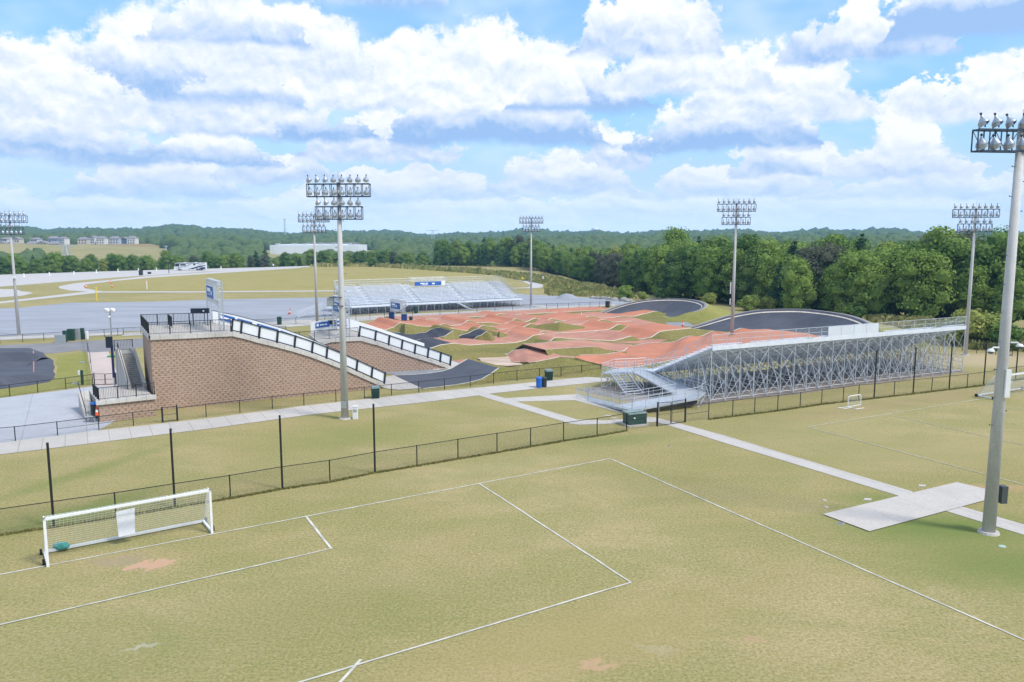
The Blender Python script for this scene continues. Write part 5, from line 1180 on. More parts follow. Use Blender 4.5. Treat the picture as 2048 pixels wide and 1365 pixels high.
# ================================================================ race track
red = asphalt_mat('track_red', (.55, .21, .12), .25, None, .16)
redp = asphalt_mat('track_pink', (.52, .24, .165), .28, None, .3)
edge = mat('track_edge_line', (.76, .66, .56), .8, var=.25, vs=1.5)
turf = olive
SURF = [red, black_asph, redp, edge, turf, MATS['concrete_walk'], MATS['asphalt_pump']]
D = Vector((math.cos(R(28.8)), math.sin(R(28.8)), 0)); N = Vector((-D.y, D.x, 0))
def ribbon(name, near, near_px, W, surf, z_base=.05, smooth=True, line_w=.25, skirt=2.1, prof=None, zmin=.06, ang=None, ends=(True, True)):
    """straight of the track. near: a measured ground point on its near edge; near_px: measured points of the near edge line -> heights;
    surf: list of (u, material index) from which the surface changes"""
    d = D if ang is None else Vector((math.cos(R(ang)), math.sin(R(ang)), 0)); n = Vector((-d.y, d.x, 0))
    A = G(*near); Bq = A + d * 10
    S = []; Z = []
    for (u, v) in near_px: w = wallpt(u, v, A, Bq); S.append((w - A).dot(d)); Z.append(max(zmin, w.z))
    order = np.argsort(S); S = list(np.array(S)[order]); Z = list(np.array(Z)[order])
    e0 = S[0] - max(.3, Z[0] * 1.6); e1 = S[-1] + max(.3, Z[-1] * 1.6); g0, g1 = S[0], S[-1]
    S = np.array([e0] + S + [e1]); Z = np.array([.02] + Z + [.02])
    s0, s1 = S[0], S[-1]; m = max(8, int((s1 - s0) / .35)); ss = np.linspace(s0, s1, m + 1)
    # smooth interpolation of the heights (cosine between knots)
    zz = []
    for s in ss:
        i = min(len(S) - 2, max(0, int(np.searchsorted(S, s) - 1))); f = (s - S[i]) / max(1e-6, S[i + 1] - S[i]); f = f * f * (3 - 2 * f) * .75 + f * .25; zz.append(Z[i] + (Z[i + 1] - Z[i]) * f)
    us = [(s_at2(u, near, d), k) for u, k in surf]
    b = MB(); nx = 5
    for i in range(m):
        sa, sb, za, zb = ss[i], ss[i + 1], zz[i], zz[i + 1]; k = us[0][1]
        for x, kk in us:
            if sa >= x: k = kk
        cap = sa < g0 - .1 or sa > g1 - .05
        if cap: k = 4
        P = lambda s, o, z: (A.x + d.x * s + n.x * o, A.y + d.y * s + n.y * o, z)
        b.quad(P(sa, line_w, za + .02), P(sb, line_w, zb + .02), P(sb, W - line_w, zb + .02), P(sa, W - line_w, za + .02), k)
        b.quad(P(sa, 0, za), P(sb, 0, zb), P(sb, line_w, zb + .03), P(sa, line_w, za + .03), 4 if cap else 3); b.quad(P(sa, W - line_w, za + .03), P(sb, W - line_w, zb + .03), P(sb, W, zb), P(sa, W, za), 4 if cap else 3)
        b.quad(P(sa, -za * skirt - .25, 0.01), P(sb, -zb * skirt - .25, 0.01), P(sb, 0, zb), P(sa, 0, za), 4)
        b.quad(P(sa, W, za), P(sb, W, zb), P(sb, W + zb * 1.2 + .2, .01), P(sa, W + za * 1.2 + .2, .01), 4)
    o = b.build(name, SURF); tag(o, kind='structure'); return A, d, n, ss, zz
def s_at2(u, near, d):
    A = G(*near); # plan intersection of the sight line at column u with the straight
    lo, hi = -80, 140
    for _ in range(40):
        m_ = (lo + hi) / 2; p = A + d * m_
        if 1024 + FPX * p.x / (p.y * _c + CAMH * _s) < u: lo = m_
        else: hi = m_
    return (lo + hi) / 2
sheet('infield_track', wobble(px((880, 645), (1000, 635), (1200, 625), (1250, 632), (1330, 650), (1380, 668), (1300, 690), (1180, 684), (1100, 680), (1080, 668), (1010, 660), (920, 664)), 4, .3, 12), .045, redp)
base = sheet('infield', wobble(px((700, 700), (745, 655), (800, 646), (900, 636), (1000, 630), (1200, 619), (1260, 622), (1400, 645), (1700, 668), (1640, 690), (1330, 745), (1200, 748), (1000, 762), (905, 738), (840, 740)), 4, .3, 12), .03, olive)
sheet('asphalt_apron', wobble(px((765, 655), (850, 665), (930, 672), (925, 690), (860, 697), (780, 690), (735, 672)), 3, .15, 2), .035, asphalt_mat('apron_grey', (.27, .28, .31), .2, None, .5))
sheet('asphalt_apron', px((735, 745), (845, 738), (900, 742), (940, 760), (870, 775), (795, 751)), .038, MATS['apron_grey'])
sheet('asphalt_apron', wobble(px((1085, 662), (1150, 658), (1185, 664), (1130, 671), (1075, 668)), 3, .2, 3), .037, MATS['apron_grey'])
sheet('asphalt_apron', wobble(px((1330, 646), (1375, 645), (1390, 653), (1345, 655)), 3, .1, 4), .04, MATS['apron_grey'])
sheet('asphalt_apron', wobble(px((1225, 628), (1290, 622), (1300, 632), (1240, 636)), 3, .1, 4), .041, MATS['apron_grey'])
# a: farthest row, below the lot fence
ribbon('track_straight', (1000, 632), [(800, 640), (845, 640), (878, 641.5), (907, 637.5), (929, 640.5), (949, 635), (972, 637.5), (984, 634), (1002, 628), (1024, 634), (1040, 630), (1058, 632.5), (1078, 627.5), (1098, 630), (1118, 624.5), (1140, 628), (1165, 629), (1180, 623), (1206, 626), (1230, 626)], 7.5, [(700, 2), (985, 0), (1030, 2), (1110, 0)])
# b
ribbon('track_straight', (1000, 650), [(745, 655), (772, 660), (786, 655.7), (801, 646), (822, 649), (837, 652.5), (856, 654), (874, 652), (887, 648), (905, 652), (922, 650), (938, 641), (956, 646), (978, 645.5), (1006, 649), (1020, 645), (1031, 638), (1052, 644), (1072, 637), (1095, 641), (1103, 638), (1127, 642), (1140, 641), (1166, 636), (1180, 633), (1204, 638), (1225, 641), (1245, 633), (1270, 633), (1290, 628), (1312, 623), (1335, 628), (1352, 625)], 11.0, [(700, 0), (815, 2), (835, 0), (905, 2), (925, 0), (1035, 2), (1090, 0), (1200, 2), (1240, 0)])
# c
ribbon('track_straight', (1000, 660), [(900, 657), (935, 662), (950, 659), (968, 651), (984, 654), (1000, 660), (1030, 658), (1046, 655), (1062, 648), (1083, 654), (1100, 652), (1117, 644), (1142, 650), (1165, 652), (1185, 645), (1205, 640), (1232, 650), (1262, 649)], 6.6, [(700, 0), (990, 2), (1010, 0), (1075, 2), (1150, 2), (1180, 0)])
# d: black first jumps, then red
ribbon('track_straight', (1000, 676), [(996, 665), (1022, 672), (1050, 672), (1070, 669), (1087, 663), (1105, 667), (1135, 676), (1165, 677), (1195, 671), (1216, 661), (1240, 649), (1262, 655), (1279, 655), (1303, 666)], 9.0, [(600, 0), (1100, 2), (1150, 0)])
# e
ribbon('track_straight', (1000, 692), [(845, 701), (861, 697), (885, 690), (907, 687.5), (942, 691), (965, 689), (1000, 688), (1030, 686), (1049, 682), (1070, 671), (1090, 668), (1112, 680), (1130, 683)], 7.6, [(600, 1), (903, 2), (940, 2), (1060, 0), (1100, 2)])
ribbon('track_straight', (1240, 683), [(1098, 684), (1111, 676), (1150, 678), (1170, 679), (1195, 681), (1228, 682), (1242, 679), (1262, 673), (1280, 679), (1300, 676), (1324, 663), (1352, 660), (1383, 657), (1400, 660)], 8.6, [(600, 2), (1265, 0)])
# f: broad last straight, table top and dark kicker near the camera
def rowpatch(name, farr, nearr, m, edge_far=True, skirt_n=True, k=5):
    Fp = [G(*p) for p in farr]; Np = [G(*p) for p in nearr]
    def dens(P): 
        out = []
        for i in range(len(P) - 1):
            for j in range(4): f = j / 4; g = f * f * (3 - 2 * f); q = P[i].lerp(P[i + 1], f); q.z = P[i].z + (P[i + 1].z - P[i].z) * g; out.append(q)
        return out + [P[-1]]
    Fp, Np = dens(Fp), dens(Np); rows = []
    for j in range(k + 1):
        f = j / k; rows.append([a.lerp(b_, f) for a, b_ in zip(Np, Fp)])
    o = patch(name, rows, [m]); up = Vector((0, 0, .025))
    for P_, sg in ((Np, -1), (Fp, 1)):
        patch(name + '_line', [[p + up for p in P_], [p + up + N * .24 * sg for p in P_]], [edge])
        patch(name + '_flank', [[p + N * .24 * sg for p in P_], [Vector((p.x, p.y, .01)) + N * sg * (.35 + p.z * 1.2) for p in P_]], [turf])
    return o
sheet('sand_patch', wobble(px((950, 717), (975, 711), (1012, 710), (1045, 717), (1078, 725), (1060, 730), (1015, 735), (975, 731)), 1.5, .25, 17), .16, sand)
# first jump at the foot of the start ramps: concrete run-out, black face up to a crest
def patch(name, rows, mats, mi=0, kind='structure'):
    b = MB(); 
    for r0, r1 in zip(rows, rows[1:]):
        for i in range(len(r0) - 1): b.quad(r0[i], r0[i + 1], r1[i + 1], r1[i], mi)
    o = b.build(name, mats, smooth=True); return tag(o, kind=kind)
def zrow(pts): return [G(u, v, z) for u, v, z in pts]
near = [(845, 777.5, .06), (880, 773.5, .08), (915, 769, .14), (940, 764.5, .25), (962, 758.5, .45), (980, 748, .8), (997, 736, 1.15)]
far_ = [(789, 751.5, .06), (830, 750, .08), (862, 747, .14), (885, 743.5, .25), (905, 737, .5), (920, 728, .85), (936, 718.5, 1.15)]
Nr, Fr = zrow(near), zrow(far_)
patch('first_jump', [Nr, [a.lerp(b_, .35) for a, b_ in zip(Nr, Fr)], [a.lerp(b_, .7) for a, b_ in zip(Nr, Fr)], Fr], [MATS['asphalt_pump']])
for R_, sg in ((Nr, -1), (Fr, 1)):
    k = N * .24 * sg; patch('first_jump_edge', [[p + Vector((0, 0, .02)) for p in R_], [p + k + Vector((0, 0, .02)) for p in R_]], [white_line])
    patch('first_jump_flank', [[p + k for p in R_], [Vector((p.x, p.y, 0)) + N * sg * (.3 + p.z * .8) for p in R_]], [turf])
b_top = [Nr[-1].lerp(Fr[-1], f) for f in (0, .33, .66, 1)]
ne = Vector((Nr[-1].x, Nr[-1].y, 0)) - N * (.3 + Nr[-1].z * .8); fe = Vector((Fr[-1].x, Fr[-1].y, 0)) + N * (.3 + Fr[-1].z * .8)
ext = [ne, Nr[-1] - N * .24] + b_top + [Fr[-1] + N * .24, fe]
patch('first_jump_back', [[Vector((p.x, p.y, max(.02, p.z * zf))) + D * (4.8 if 0 < i < len(ext) - 1 else 3.4) * df for i, p in enumerate(ext)] for df, zf in ((0, 1), (.22, .86), (.5, .5), (.78, .14), (1, .0))], [turf])
sheet('ramp_runout', px((748, 770), (776, 779), (800, 781), (845, 777.5), (789, 751.5), (760, 757)), .05, MATS['concrete_walk'])
sheet('ramp_runout', px((866, 742), (905, 738), (921, 728.5), (905, 722), (870, 728)), .06, MATS['concrete_walk'])
tri = px((905, 722.5), (921, 728), (934, 719), (925, 717), (880, 717)); sheet('track_fan', tri, .09, redp)
rowpatch('last_straight', [(1160, 711, .85), (1215, 709, .5), (1248, 703, .5), (1262, 692, .3), (1300, 687, .6), (1345, 685, .4), (1379, 673, 1.4), (1403, 673, 1.2), (1428, 663, 1.9), (1458, 666, 1.5), (1484, 657, 2.1), (1509, 660, 1.8), (1533, 659, 1.8), (1565, 662, 1.4), (1603, 666, 1.0), (1640, 672, .5)],
    [(1146, 715, .8), (1180, 724, .5), (1205, 731, .3), (1235, 738, .3), (1265, 735, .3), (1300, 729, .3), (1345, 720, .4), (1380, 712, .7), (1410, 705, .5), (1440, 698, .9), (1470, 692, .6), (1500, 688, .9), (1535, 684, .8), (1570, 680, .8), (1605, 677, .6), (1645, 674, .4)], red)
rowpatch('table_top', [(1012, 710, .1), (1032, 700.5, .8), (1055, 698.3, 1.1), (1087, 700.5, 1.05), (1104, 706, .9), (1124, 712, .85), (1150, 714, .8)], [(1024, 724, .2), (1040, 724, .3), (1056, 725, .6), (1070, 724, .75), (1096, 719, .8), (1118, 714, .8), (1146, 716, .8)], redp)
rowpatch('black_roller', [(700, 654, .05), (740, 658, .05), (785, 665, .05), (825, 668.5, .05), (850, 666, .4), (866, 658.5, 1.1), (878, 656, 1.5), (890, 659, 1.1)], [(735, 683, .05), (770, 688, .05), (800, 688, .05), (835, 686, .05), (860, 681, .3), (886, 673.5, .9), (906, 662.5, 1.5), (914, 665, 1.1)], black_asph)
rowpatch('black_roller', [(903, 681, .08), (930, 669, .9), (958, 658, 1.6), (966, 660, 1.2)], [(940, 682, .08), (958, 672, .9), (974, 663, 1.6), (982, 666, 1.2)], black_asph)
rowpatch('black_roller', [(815, 687, .05), (850, 687, .2), (880, 682.5, .7), (890, 684, .5)], [(830, 694, .05), (865, 696, .05), (899, 685, .7), (907, 687, .5)], black_asph)
patch('kicker', [zrow([(1022, 703, .05), (1034, 696, .8), (1046, 689.2, 1.6)]), zrow([(1036, 705, .05), (1051, 699.5, .75), (1067, 694.5, 1.5)]), zrow([(1050, 707, .05), (1068, 703, .7), (1088, 700, 1.45)])], [asphalt_mat('kicker_face', (.15, .135, .15), .3)])
rowpatch('kicker_deck', [(1047, 689, 1.6), (1088, 686, 1.4), (1159, 680, 1.2), (1200, 684, .7), (1240, 688, .4), (1264, 690, .3)], [(1088, 699.5, 1.5), (1105, 698.5, 1.25), (1140, 696, 1.1), (1185, 694, 1.2), (1220, 701, .6), (1250, 703.5, .5)], redp)
# long grass mound in front of the first rows
def mound(pts, r, label=None, nm='grass_mound', m=None):
    """pts: measured crest points with heights; a grassed ridge r metres wide either side"""
    C = [G(u, v, z) for u, v, z in pts]; rows = []
    d = (C[-1] - C[0]); d.z = 0; d.normalize(); n = Vector((-d.y, d.x, 0)); L = []
    for k in range(-4, 5):
        f = k / 4; row = []
        for i, c in enumerate(C): row.append(Vector((c.x, c.y, 0)) + n * r * f + Vector((0, 0, max(.0, c.z * (math.cos(f * math.pi) * .5 + .5)) + .02)))
        rows.append(row)
    return patch(nm, rows, [m or turf])
mound([(1000, 742, .1), (1035, 733, .7), (1070, 727, 1.0), (1100, 720, 1.4), (1128, 715, 1.7), (1160, 723, 1.2), (1200, 733, .7), (1240, 742, .1)], 4.0)
mound([(1096, 706, .2), (1120, 701.5, .9), (1160, 699, 1.0), (1185, 698, 1.1), (1218, 703, .6), (1246, 706, .2)], 2.4)
mound([(860, 718, .05), (890, 711, .5), (930, 706, .6), (975, 705, .6), (1008, 709, .3), (1022, 713, .05)], 2.6)
mound([(985, 664, .3), (1000, 664, 1.1), (1020, 672, .5), (1060, 676, .3), (1090, 672, .3), (1110, 668, .05)], 2.5)
mound([(1060, 654, .05), (1090, 648, .9), (1120, 646, 1.3), (1145, 650, .7), (1170, 656, .05)], 2.6)
mound([(795, 652, .6), (810, 648.5, 1.5), (828, 656, .9), (858, 660, .5), (890, 656, .3), (905, 657, .05)], 2.2)
# banked turns
def turn(name, rim, Cpt, toe_d, wid=.7):
    """rim: measured rim points with heights; banked black surface falling towards the infield, grass bank outside"""
    Rm = [G(u, v, z) for u, v, z in rim]
    # refine
    Q = []
    for a, b_ in zip(Rm, Rm[1:]):
        for i in range(5): Q.append(a.lerp(b_, i / 5))
    Q.append(Rm[-1]); 
    for _ in range(4): Q = [Q[0]] + [(Q[i - 1] + Q[i] * 2 + Q[i + 1]) / 4 for i in range(1, len(Q) - 1)] + [Q[-1]]
    C = G(*Cpt); rows = []
    def inner(p, f):   # f 0 rim .. 1 toe, concave profile
        q = Vector((C.x - p.x, C.y - p.y, 0)); dist = q.length; q.normalize(); dd = min(toe_d, dist * .8)
        h = p.z * (1 - f) ** 1.9; return Vector((p.x, p.y, h)) + q * dd * f
    rows = [[inner(p, f) for p in Q] for f in (0, .12, .26, .42, .6, .8, 1.0)]
    patch(name, rows, [pumpas])
    patch(name + '_line', [[inner(p, .05) + Vector((0, 0, .04)) for p in Q], [inner(p, .075) + Vector((0, 0, .04)) for p in Q]], [edge])
    for e, p2 in ((Q[0], Q[2]), (Q[-1], Q[-3])):
        tg = Vector((e.x - p2.x, e.y - p2.y, 0)).normalized(); qq = Vector((e.x - C.x, e.y - C.y, 0)).normalized()
        A_ = [inner(e, f) for f in (1, .8, .6, .42, .26, .12, 0)] + [e + qq * wid, Vector((e.x, e.y, .02)) + qq * (wid + e.z * 2.7 + .5)]
        patch(name + '_end', [[Vector((p.x, p.y, max(.02, p.z * zf))) + tg * df * (1 + 2.2 * p.z) for p in A_] for df, zf in ((0, 1), (.3, .8), (.65, .35), (1, 0))], [lawn])
    def outer(p, o, z): q = Vector((p.x - C.x, p.y - C.y, 0)).normalized(); return Vector((p.x, p.y, z)) + q * o
    patch(name + '_kerb', [[p + Vector((0, 0, .01)) for p in Q], [outer(p, wid, p.z) for p in Q]], [grey_asph])
    patch(name + '_kerb', [[outer(p, wid - .14, p.z + .015) for p in Q], [outer(p, wid, p.z + .015) for p in Q]], [pale])
    patch(name + '_bank', [[outer(p, wid, p.z) for p in Q], [outer(p, wid + p.z * 1.1, p.z * .6) for p in Q], [outer(p, wid + p.z * 2.7 + .5, .02) for p in Q]], [lawn])
turn('banked_turn', [(1205, 626, .2), (1222, 619, .9), (1240, 612, 1.6), (1265, 605, 2.3), (1292, 600, 2.8), (1320, 598, 3.0), (1348, 597.5, 3.0), (1376, 599, 3.0), (1396, 602.5, 3.0), (1409, 608, 2.9), (1408, 614, 2.6), (1398, 620, 2.1), (1384, 624, 1.7)], (1300, 630), 8.5)
turn('banked_turn', [(1380, 657, .15), (1403, 650, .8), (1440, 638, 1.8), (1471, 629, 2.6), (1514, 621, 3.4), (1552, 619, 3.6), (1603, 618.5, 3.7), (1655, 624, 3.6), (1695, 631, 3.4), (1725, 641, 3.0), (1745, 654, 2.4), (1750, 668, 1.4), (1740, 680, .5)], (1560, 672), 11)
# pump track corner at the far left
sheet('pump_track', wobble(px((-420, 735), (-100, 703), (0, 697), (60, 697), (86, 706), (107, 722), (111, 750), (100, 764), (60, 771), (0, 779), (-300, 818), (-420, 830)), 3, .2, 21), .03, pumpas)
def bump(pts, r, m=None, nm='pump_bump'): mound(pts, r, nm=nm, m=m or pumpas)
bump([(-120, 713, .2), (0, 706, 1.1), (45, 704, 1.2), (70, 708, .9), (85, 716, .3)], 1.6); bump([(-60, 765, .3), (0, 757, .8), (50, 748, .9), (90, 748, .5), (105, 752, .1)], 1.5)
bump([(-90, 735, .1), (0, 726, .5), (40, 724, .5), (60, 728, .1)], 1.4)
mk = mat('faded_red_line', (.50, .22, .20), .9); sheet('painted_mark', px((66, 709), (71, 709), (72, 742), (69, 742)), .06, mk) if False else None
b = MB(); 
for i in range(12):
    v = 711 + i * 2.9; b.quad(G(66.5, v, .0) + Vector((0, 0, 1.2 * math.exp(-((v - 706) / 6.) ** 2) + .06)), G(68.5, v, 0) + Vector((0, 0, 1.2 * math.exp(-((v - 706) / 6.) ** 2) + .06)), G(68.5, v + 2.9, 0) + Vector((0, 0, .06)), G(66.5, v + 2.9, 0) + Vector((0, 0, .06)))
tag(b.build('painted_mark', mk), kind='structure')
sheet('lawn_corner', wobble(px((112, 712), (176, 704), (184, 768), (140, 776), (60, 787), (0, 796), (-60, 804), (-60, 795), (0, 781), (95, 768), (114, 752)), 3, .2, 22), .016, lawn)
# ================================================================ bins, cones, cabinets
def bin_(p, label, m, lid, r=.30, h=1.0, square=False, name='litter_bin', rz=0):
    t = thing(name, p, label, 'bin', 'litter bins round the sports park', rz)
    if square:
        MB().add([(-.33, -.33, .05), (.33, -.33, .05), (.33, .33, .05), (-.33, .33, .05), (-.37, -.37, h), (.37, -.37, h), (.37, .37, h), (-.37, .37, h)], [(3, 2, 1, 0), (4, 5, 6, 7), (0, 1, 5, 4), (1, 2, 6, 5), (2, 3, 7, 6), (3, 0, 4, 7)]).build('body', m, t, local=True)
        MB().box((0, 0, h + .05), (.84, .84, .1)).box((0, .0, h + .13), (.7, .7, .07)).build('lid', lid, t, local=True)
        s = MB()
        for i in range(9): s.box((-.30 + i * .075, -.365, h * .5), (.035, .03, h * .8))
        s.build('slats', m, t, local=True)
    else:
        MB().lathe([(r * .85, .03), (r, .15), (r * 1.04, h * .8), (r * 1.08, h)], n=16).build('body', m, t, smooth=False, local=True)
        MB().lathe([(r * 1.14, h), (r * 1.14, h + .06), (r * .8, h + .16), (r * .3, h + .2)], n=16).build('lid', lid, t, local=True)
    return t
bg = mat('bin_green', (.015, .06, .045), .5, var=.3, vs=5); bb_ = mat('bin_blue', (.02, .14, .55), .45); bk = mat('bin_black', (.03, .035, .035), .6); gl = mat('bin_lid_grey', (.20, .27, .27), .5)
bin_(G(751, 797), 'dark green slatted bin beside the pavement, just right of the nearest mast', bg, gl, h=1.05, square=True, rz=R(20))
bin_(G(1097.5, 761), 'dark green slatted bin by the black bin next to the track fence', bg, gl, h=1.05, square=True, rz=R(20))
bin_(G(1078, 776), 'bright blue round recycling bin on the pavement', bb_, bb_, r=.31)
bin_(G(1088, 775), 'black round bin between the blue bin and the green slatted bin', bk, bk, r=.29, h=.95)
bin_(G(191.5, 836), 'black bin with a blue lid at the corner of the stair base', bk, bb_, r=.34, h=1.25)
bin_(G(559, 650), 'distant dark green bin on the walk behind the start hill', bg, bg, r=.4, h=1.3)
bin_(G(1215, 615.5), 'small dark bin at the end of the lot fence, by the far banked turn', bk, bk, r=.5, h=1.3)
bin_(G(832, 627), 'dark green bin under the front walkway of the far grandstand', bg, bg, r=.42, h=1.3)
bin_(G(822, 646), 'small olive bin on the grass right of the finish gantry', bg, bk, r=.32, h=1.0)
orange = mat('cone_orange', (.75, .12, .03), .5); conew = mat('cone_white', (.78, .74, .7), .5)
def cone(p, label, h=.75, tall=False, base=rubber, m=orange, rot=None):
    t = thing('traffic_cone', p, label, 'traffic cone', 'orange traffic cones and markers'); r = h * .2
    MB().box((0, 0, .025), (r * 2.6, r * 2.6, .05)).build('base', base, t, local=True)
    MB().lathe([(r, .05), (r * .72, h * .38)], n=12).lathe([(r * .5, h * .62), (r * .22, h), (.01, h + .01)], n=12).build('body', m, t, local=True)
    MB().lathe([(r * .72, h * .38), (r * .5, h * .62)], n=12).build('reflective_band', conew, t, local=True)
    if rot: t.rotation_euler = rot
    return t
cone(G(194, 836), 'orange and white traffic cone standing against the black bin by the stair base', 1.05)
cone(G(194.5, 832, .55), 'second orange cone hooked above the cone by the stair base', .9)
cone(G(1365.5, 654), 'tall orange cone on a black base at the start of the near banked turn', 1.15)
cone(G(579, 629), 'red-orange cone lying over on the gravel lot beside a dark bag', 1.3, rot=(R(10), R(12), 0))
cone(G(838, 641.5), 'small orange cone on the grass right of the finish gantry', .9)
cone(G(1163, 632), 'tiny pale cone between two red humps of the far straights', .7, m=conew)
cone(G(1392, 702), 'small white cone on the red track behind the near grandstand railing', .9, m=conew)
cone(G(173, 577), 'small orange cone at the bend of the service road', 1.4); cone(G(224, 575), 'tiny orange cone in the meadow right of the road bend', 1.2); cone(G(221, 567), 'farther tiny orange cone in the meadow above the road bend', 1.2)
wb = mat('barrier_white', (.8, .8, .8), .5)
for i, (u, v) in enumerate([(48, 554), (99, 551), (148, 549), (193, 546), (236, 544), (277, 542.5), (313, 541.5), (349, 540.5), (382, 540), (442, 538)]):
    q = G(u, v); t = thing('road_delineator', q, 'white upright delineator on the pale parking lot, number counted from the left: ' + ['first', 'second', 'third', 'fourth', 'fifth', 'sixth', 'seventh', 'eighth', 'ninth', 'tenth'][i], 'delineator', 'white delineators on the pale parking lot')
    t['label'] = '%s white delineator from the left on the pale parking lot' % ['first', 'second', 'third', 'fourth', 'fifth', 'sixth', 'seventh', 'eighth', 'ninth', 'last'][i]
    MB().lathe([(.45, 0), (.4, .15), (.3, .2)], n=8).build('base', wb, t, local=True); MB().lathe([(.22, .2), (.2, 1.25), (.1, 1.35)], n=8).build('post', wb, t, local=True)
for u, v, h, lb, m in ((193.5, 602, 3.3, 'yellow marker post by the edge of the gravel lot on the left', mat('marker_yellow', (.75, .55, .08), .6)), (294, 579, 2.6, 'thin white post with orange top in the far meadow', conew)):
    q = G(u, v); t = thing('marker_post', q, lb, 'post'); MB().tube((0, 0, 0), (0, 0, h), .16, n=8).build('post', m, t, local=True); MB().lathe([(.17, h), (.1, h + .12), (.01, h + .15)], n=8).build('cap', orange if 'orange' in lb else m, t, local=True)
q = G(282, 551); bin_(q, 'dark bin at the near edge of the pale parking lot', bk, bk, r=.8, h=1.9); q = G(299, 548.5); bin_(q, 'low dark object right of the dark bin on the pale parking lot', bk, bk, r=.7, h=.7)
q = G(338, 547); t = thing('marker_post', q, 'thin dark post at the edge of the parking lot left of the motorhome', 'post'); MB().tube((0, 0, 0), (0, 0, 4.5), .16, n=6).build('post', bk, t, local=True); MB().box((0, 0, 4.4), (.5, .2, .9)).build('sign_plate', bk, t, local=True)
# green transformer cabinet by the gate
gp = G(1276, 852); t = thing('transformer_cabinet', gp, 'dark green electrical transformer cabinet on a concrete pad by the double gate', 'transformer', rz=R(22))
pad = MB().box((0, .55, .06), (2.1, 1.7, .12)).build('pad', MATS['concrete_walk'], t, local=True)
tg = mat('transformer_green', (.035, .085, .07), .5, var=.3, vs=2); tl = mat('transformer_lid', (.22, .30, .28), .5, var=.25, vs=3)
MB().add([(-.85, 0, .12), (.85, 0, .12), (.85, 1.1, .12), (-.85, 1.1, .12), (-.85, 0, 1.05), (.85, 0, 1.05), (.85, 1.1, 1.05), (-.85, 1.1, 1.05)], [(3, 2, 1, 0), (4, 5, 6, 7), (0, 1, 5, 4), (1, 2, 6, 5), (2, 3, 7, 6), (3, 0, 4, 7)]).build('body', tg, t, local=True)
MB().add([(-.9, -.05, 1.0), (.9, -.05, 1.0), (.9, 1.15, 1.05), (-.9, 1.15, 1.05), (-.9, -.05, 1.08), (.9, -.05, 1.08), (.9, 1.15, 1.16), (-.9, 1.15, 1.16)], [(3, 2, 1, 0), (4, 5, 6, 7), (0, 1, 5, 4), (1, 2, 6, 5), (2, 3, 7, 6), (3, 0, 4, 7)]).build('lid', tl, t, local=True)
MB().box((-.35, -.01, .68), (.16, .02, .12)).build('warning_label', conew, t, local=True); MB().box((0, -.008, .58), (1.68, .012, .03)).build('door_seam', blackm, t, local=True)
wp = G(711, 838); t = thing('service_pedestal', wp, 'white upright service box on the grass right of the nearest mast base', 'service box'); MB().box((0, 0, .55), (.42, .34, 1.1)).build('body', white_p, t, local=True); MB().box((0, 0, 1.12), (.47, .39, .06)).build('lid', white_p, t, local=True); MB().box((0, -.175, .75), (.3, .015, .25)).build('door_panel', gbox, t, local=True)
# valve covers in the grass
for (u, v, sx, sy, lb, m) in ((1844, 972.5, .62, .40, 'pale rectangular valve cover behind the crossing slab', MATS['pad'] if 'pad' in MATS else MATS['concrete_walk']), (1735, 1000, .62, .40, 'pale rectangular valve cover left of the crossing slab', MATS['concrete_walk']),
        (1648.5, 1001.5, .2, .16, 'tiny pale round cover in the grass, upper one left of the slab', MATS['concrete_walk']), (1653, 1015.5, .22, .14, 'tiny pale round cover in the grass, lower one left of the slab', MATS['concrete_walk']),
        (2004, 1094, .36, .26, 'pale green round valve cover near the foot of the huge right mast', mat('cover_green', (.36, .52, .42), .7)), (1681, 1048, .5, .3, 'dark grey drain cover at the near corner of the crossing slab', mat('cover_dark', (.16, .19, .22), .7)),
        (1215, 832, .8, .35, 'pale stepping slab on the lawn, left one before the ramp', MATS['concrete_walk']), (1228, 837, .8, .35, 'pale stepping slab on the lawn, right one before the ramp', MATS['concrete_walk']), (1338, 892, .15, .15, 'tiny dark sprinkler head in the grass below the double gate', blackm)):
    q = G(u, v); t = thing('valve_cover', (q.x, q.y, 0), lb, 'valve cover', None, R(20)); MB().lathe([(sx / 2 + .04, 0), (sx / 2 + .04, .03)], n=20 if sx < .5 else 4, M=Matrix.Scale(sy / sx, 3, Vector((0, 1, 0)))).build('rim', MATS['concrete_walk'], t, local=True)
    MB().lathe([(sx / 2, .03), (sx / 2, .05)], n=20 if sx < .5 else 4, M=Matrix.Scale(sy / sx, 3, Vector((0, 1, 0)))).build('cover_plate', m, t, local=True)
# small folding table / scooter behind the fence
q = G(180, 846); t = thing('bike_stand', q, 'small grey metal bike stand behind the fence on the plaza', 'bike stand'); MB().path([(-.5, 0, 0), (-.3, 0, .5), (.3, 0, .5), (.5, 0, 0)], .03).path([(-.3, .4, 0), (-.1, .4, .5), (.2, .4, .5), (.4, .4, 0)], .03).build('frame', galv, t, local=True); MB().box((0, .2, .52), (.9, .5, .03)).build('top', gbox, t, local=True)
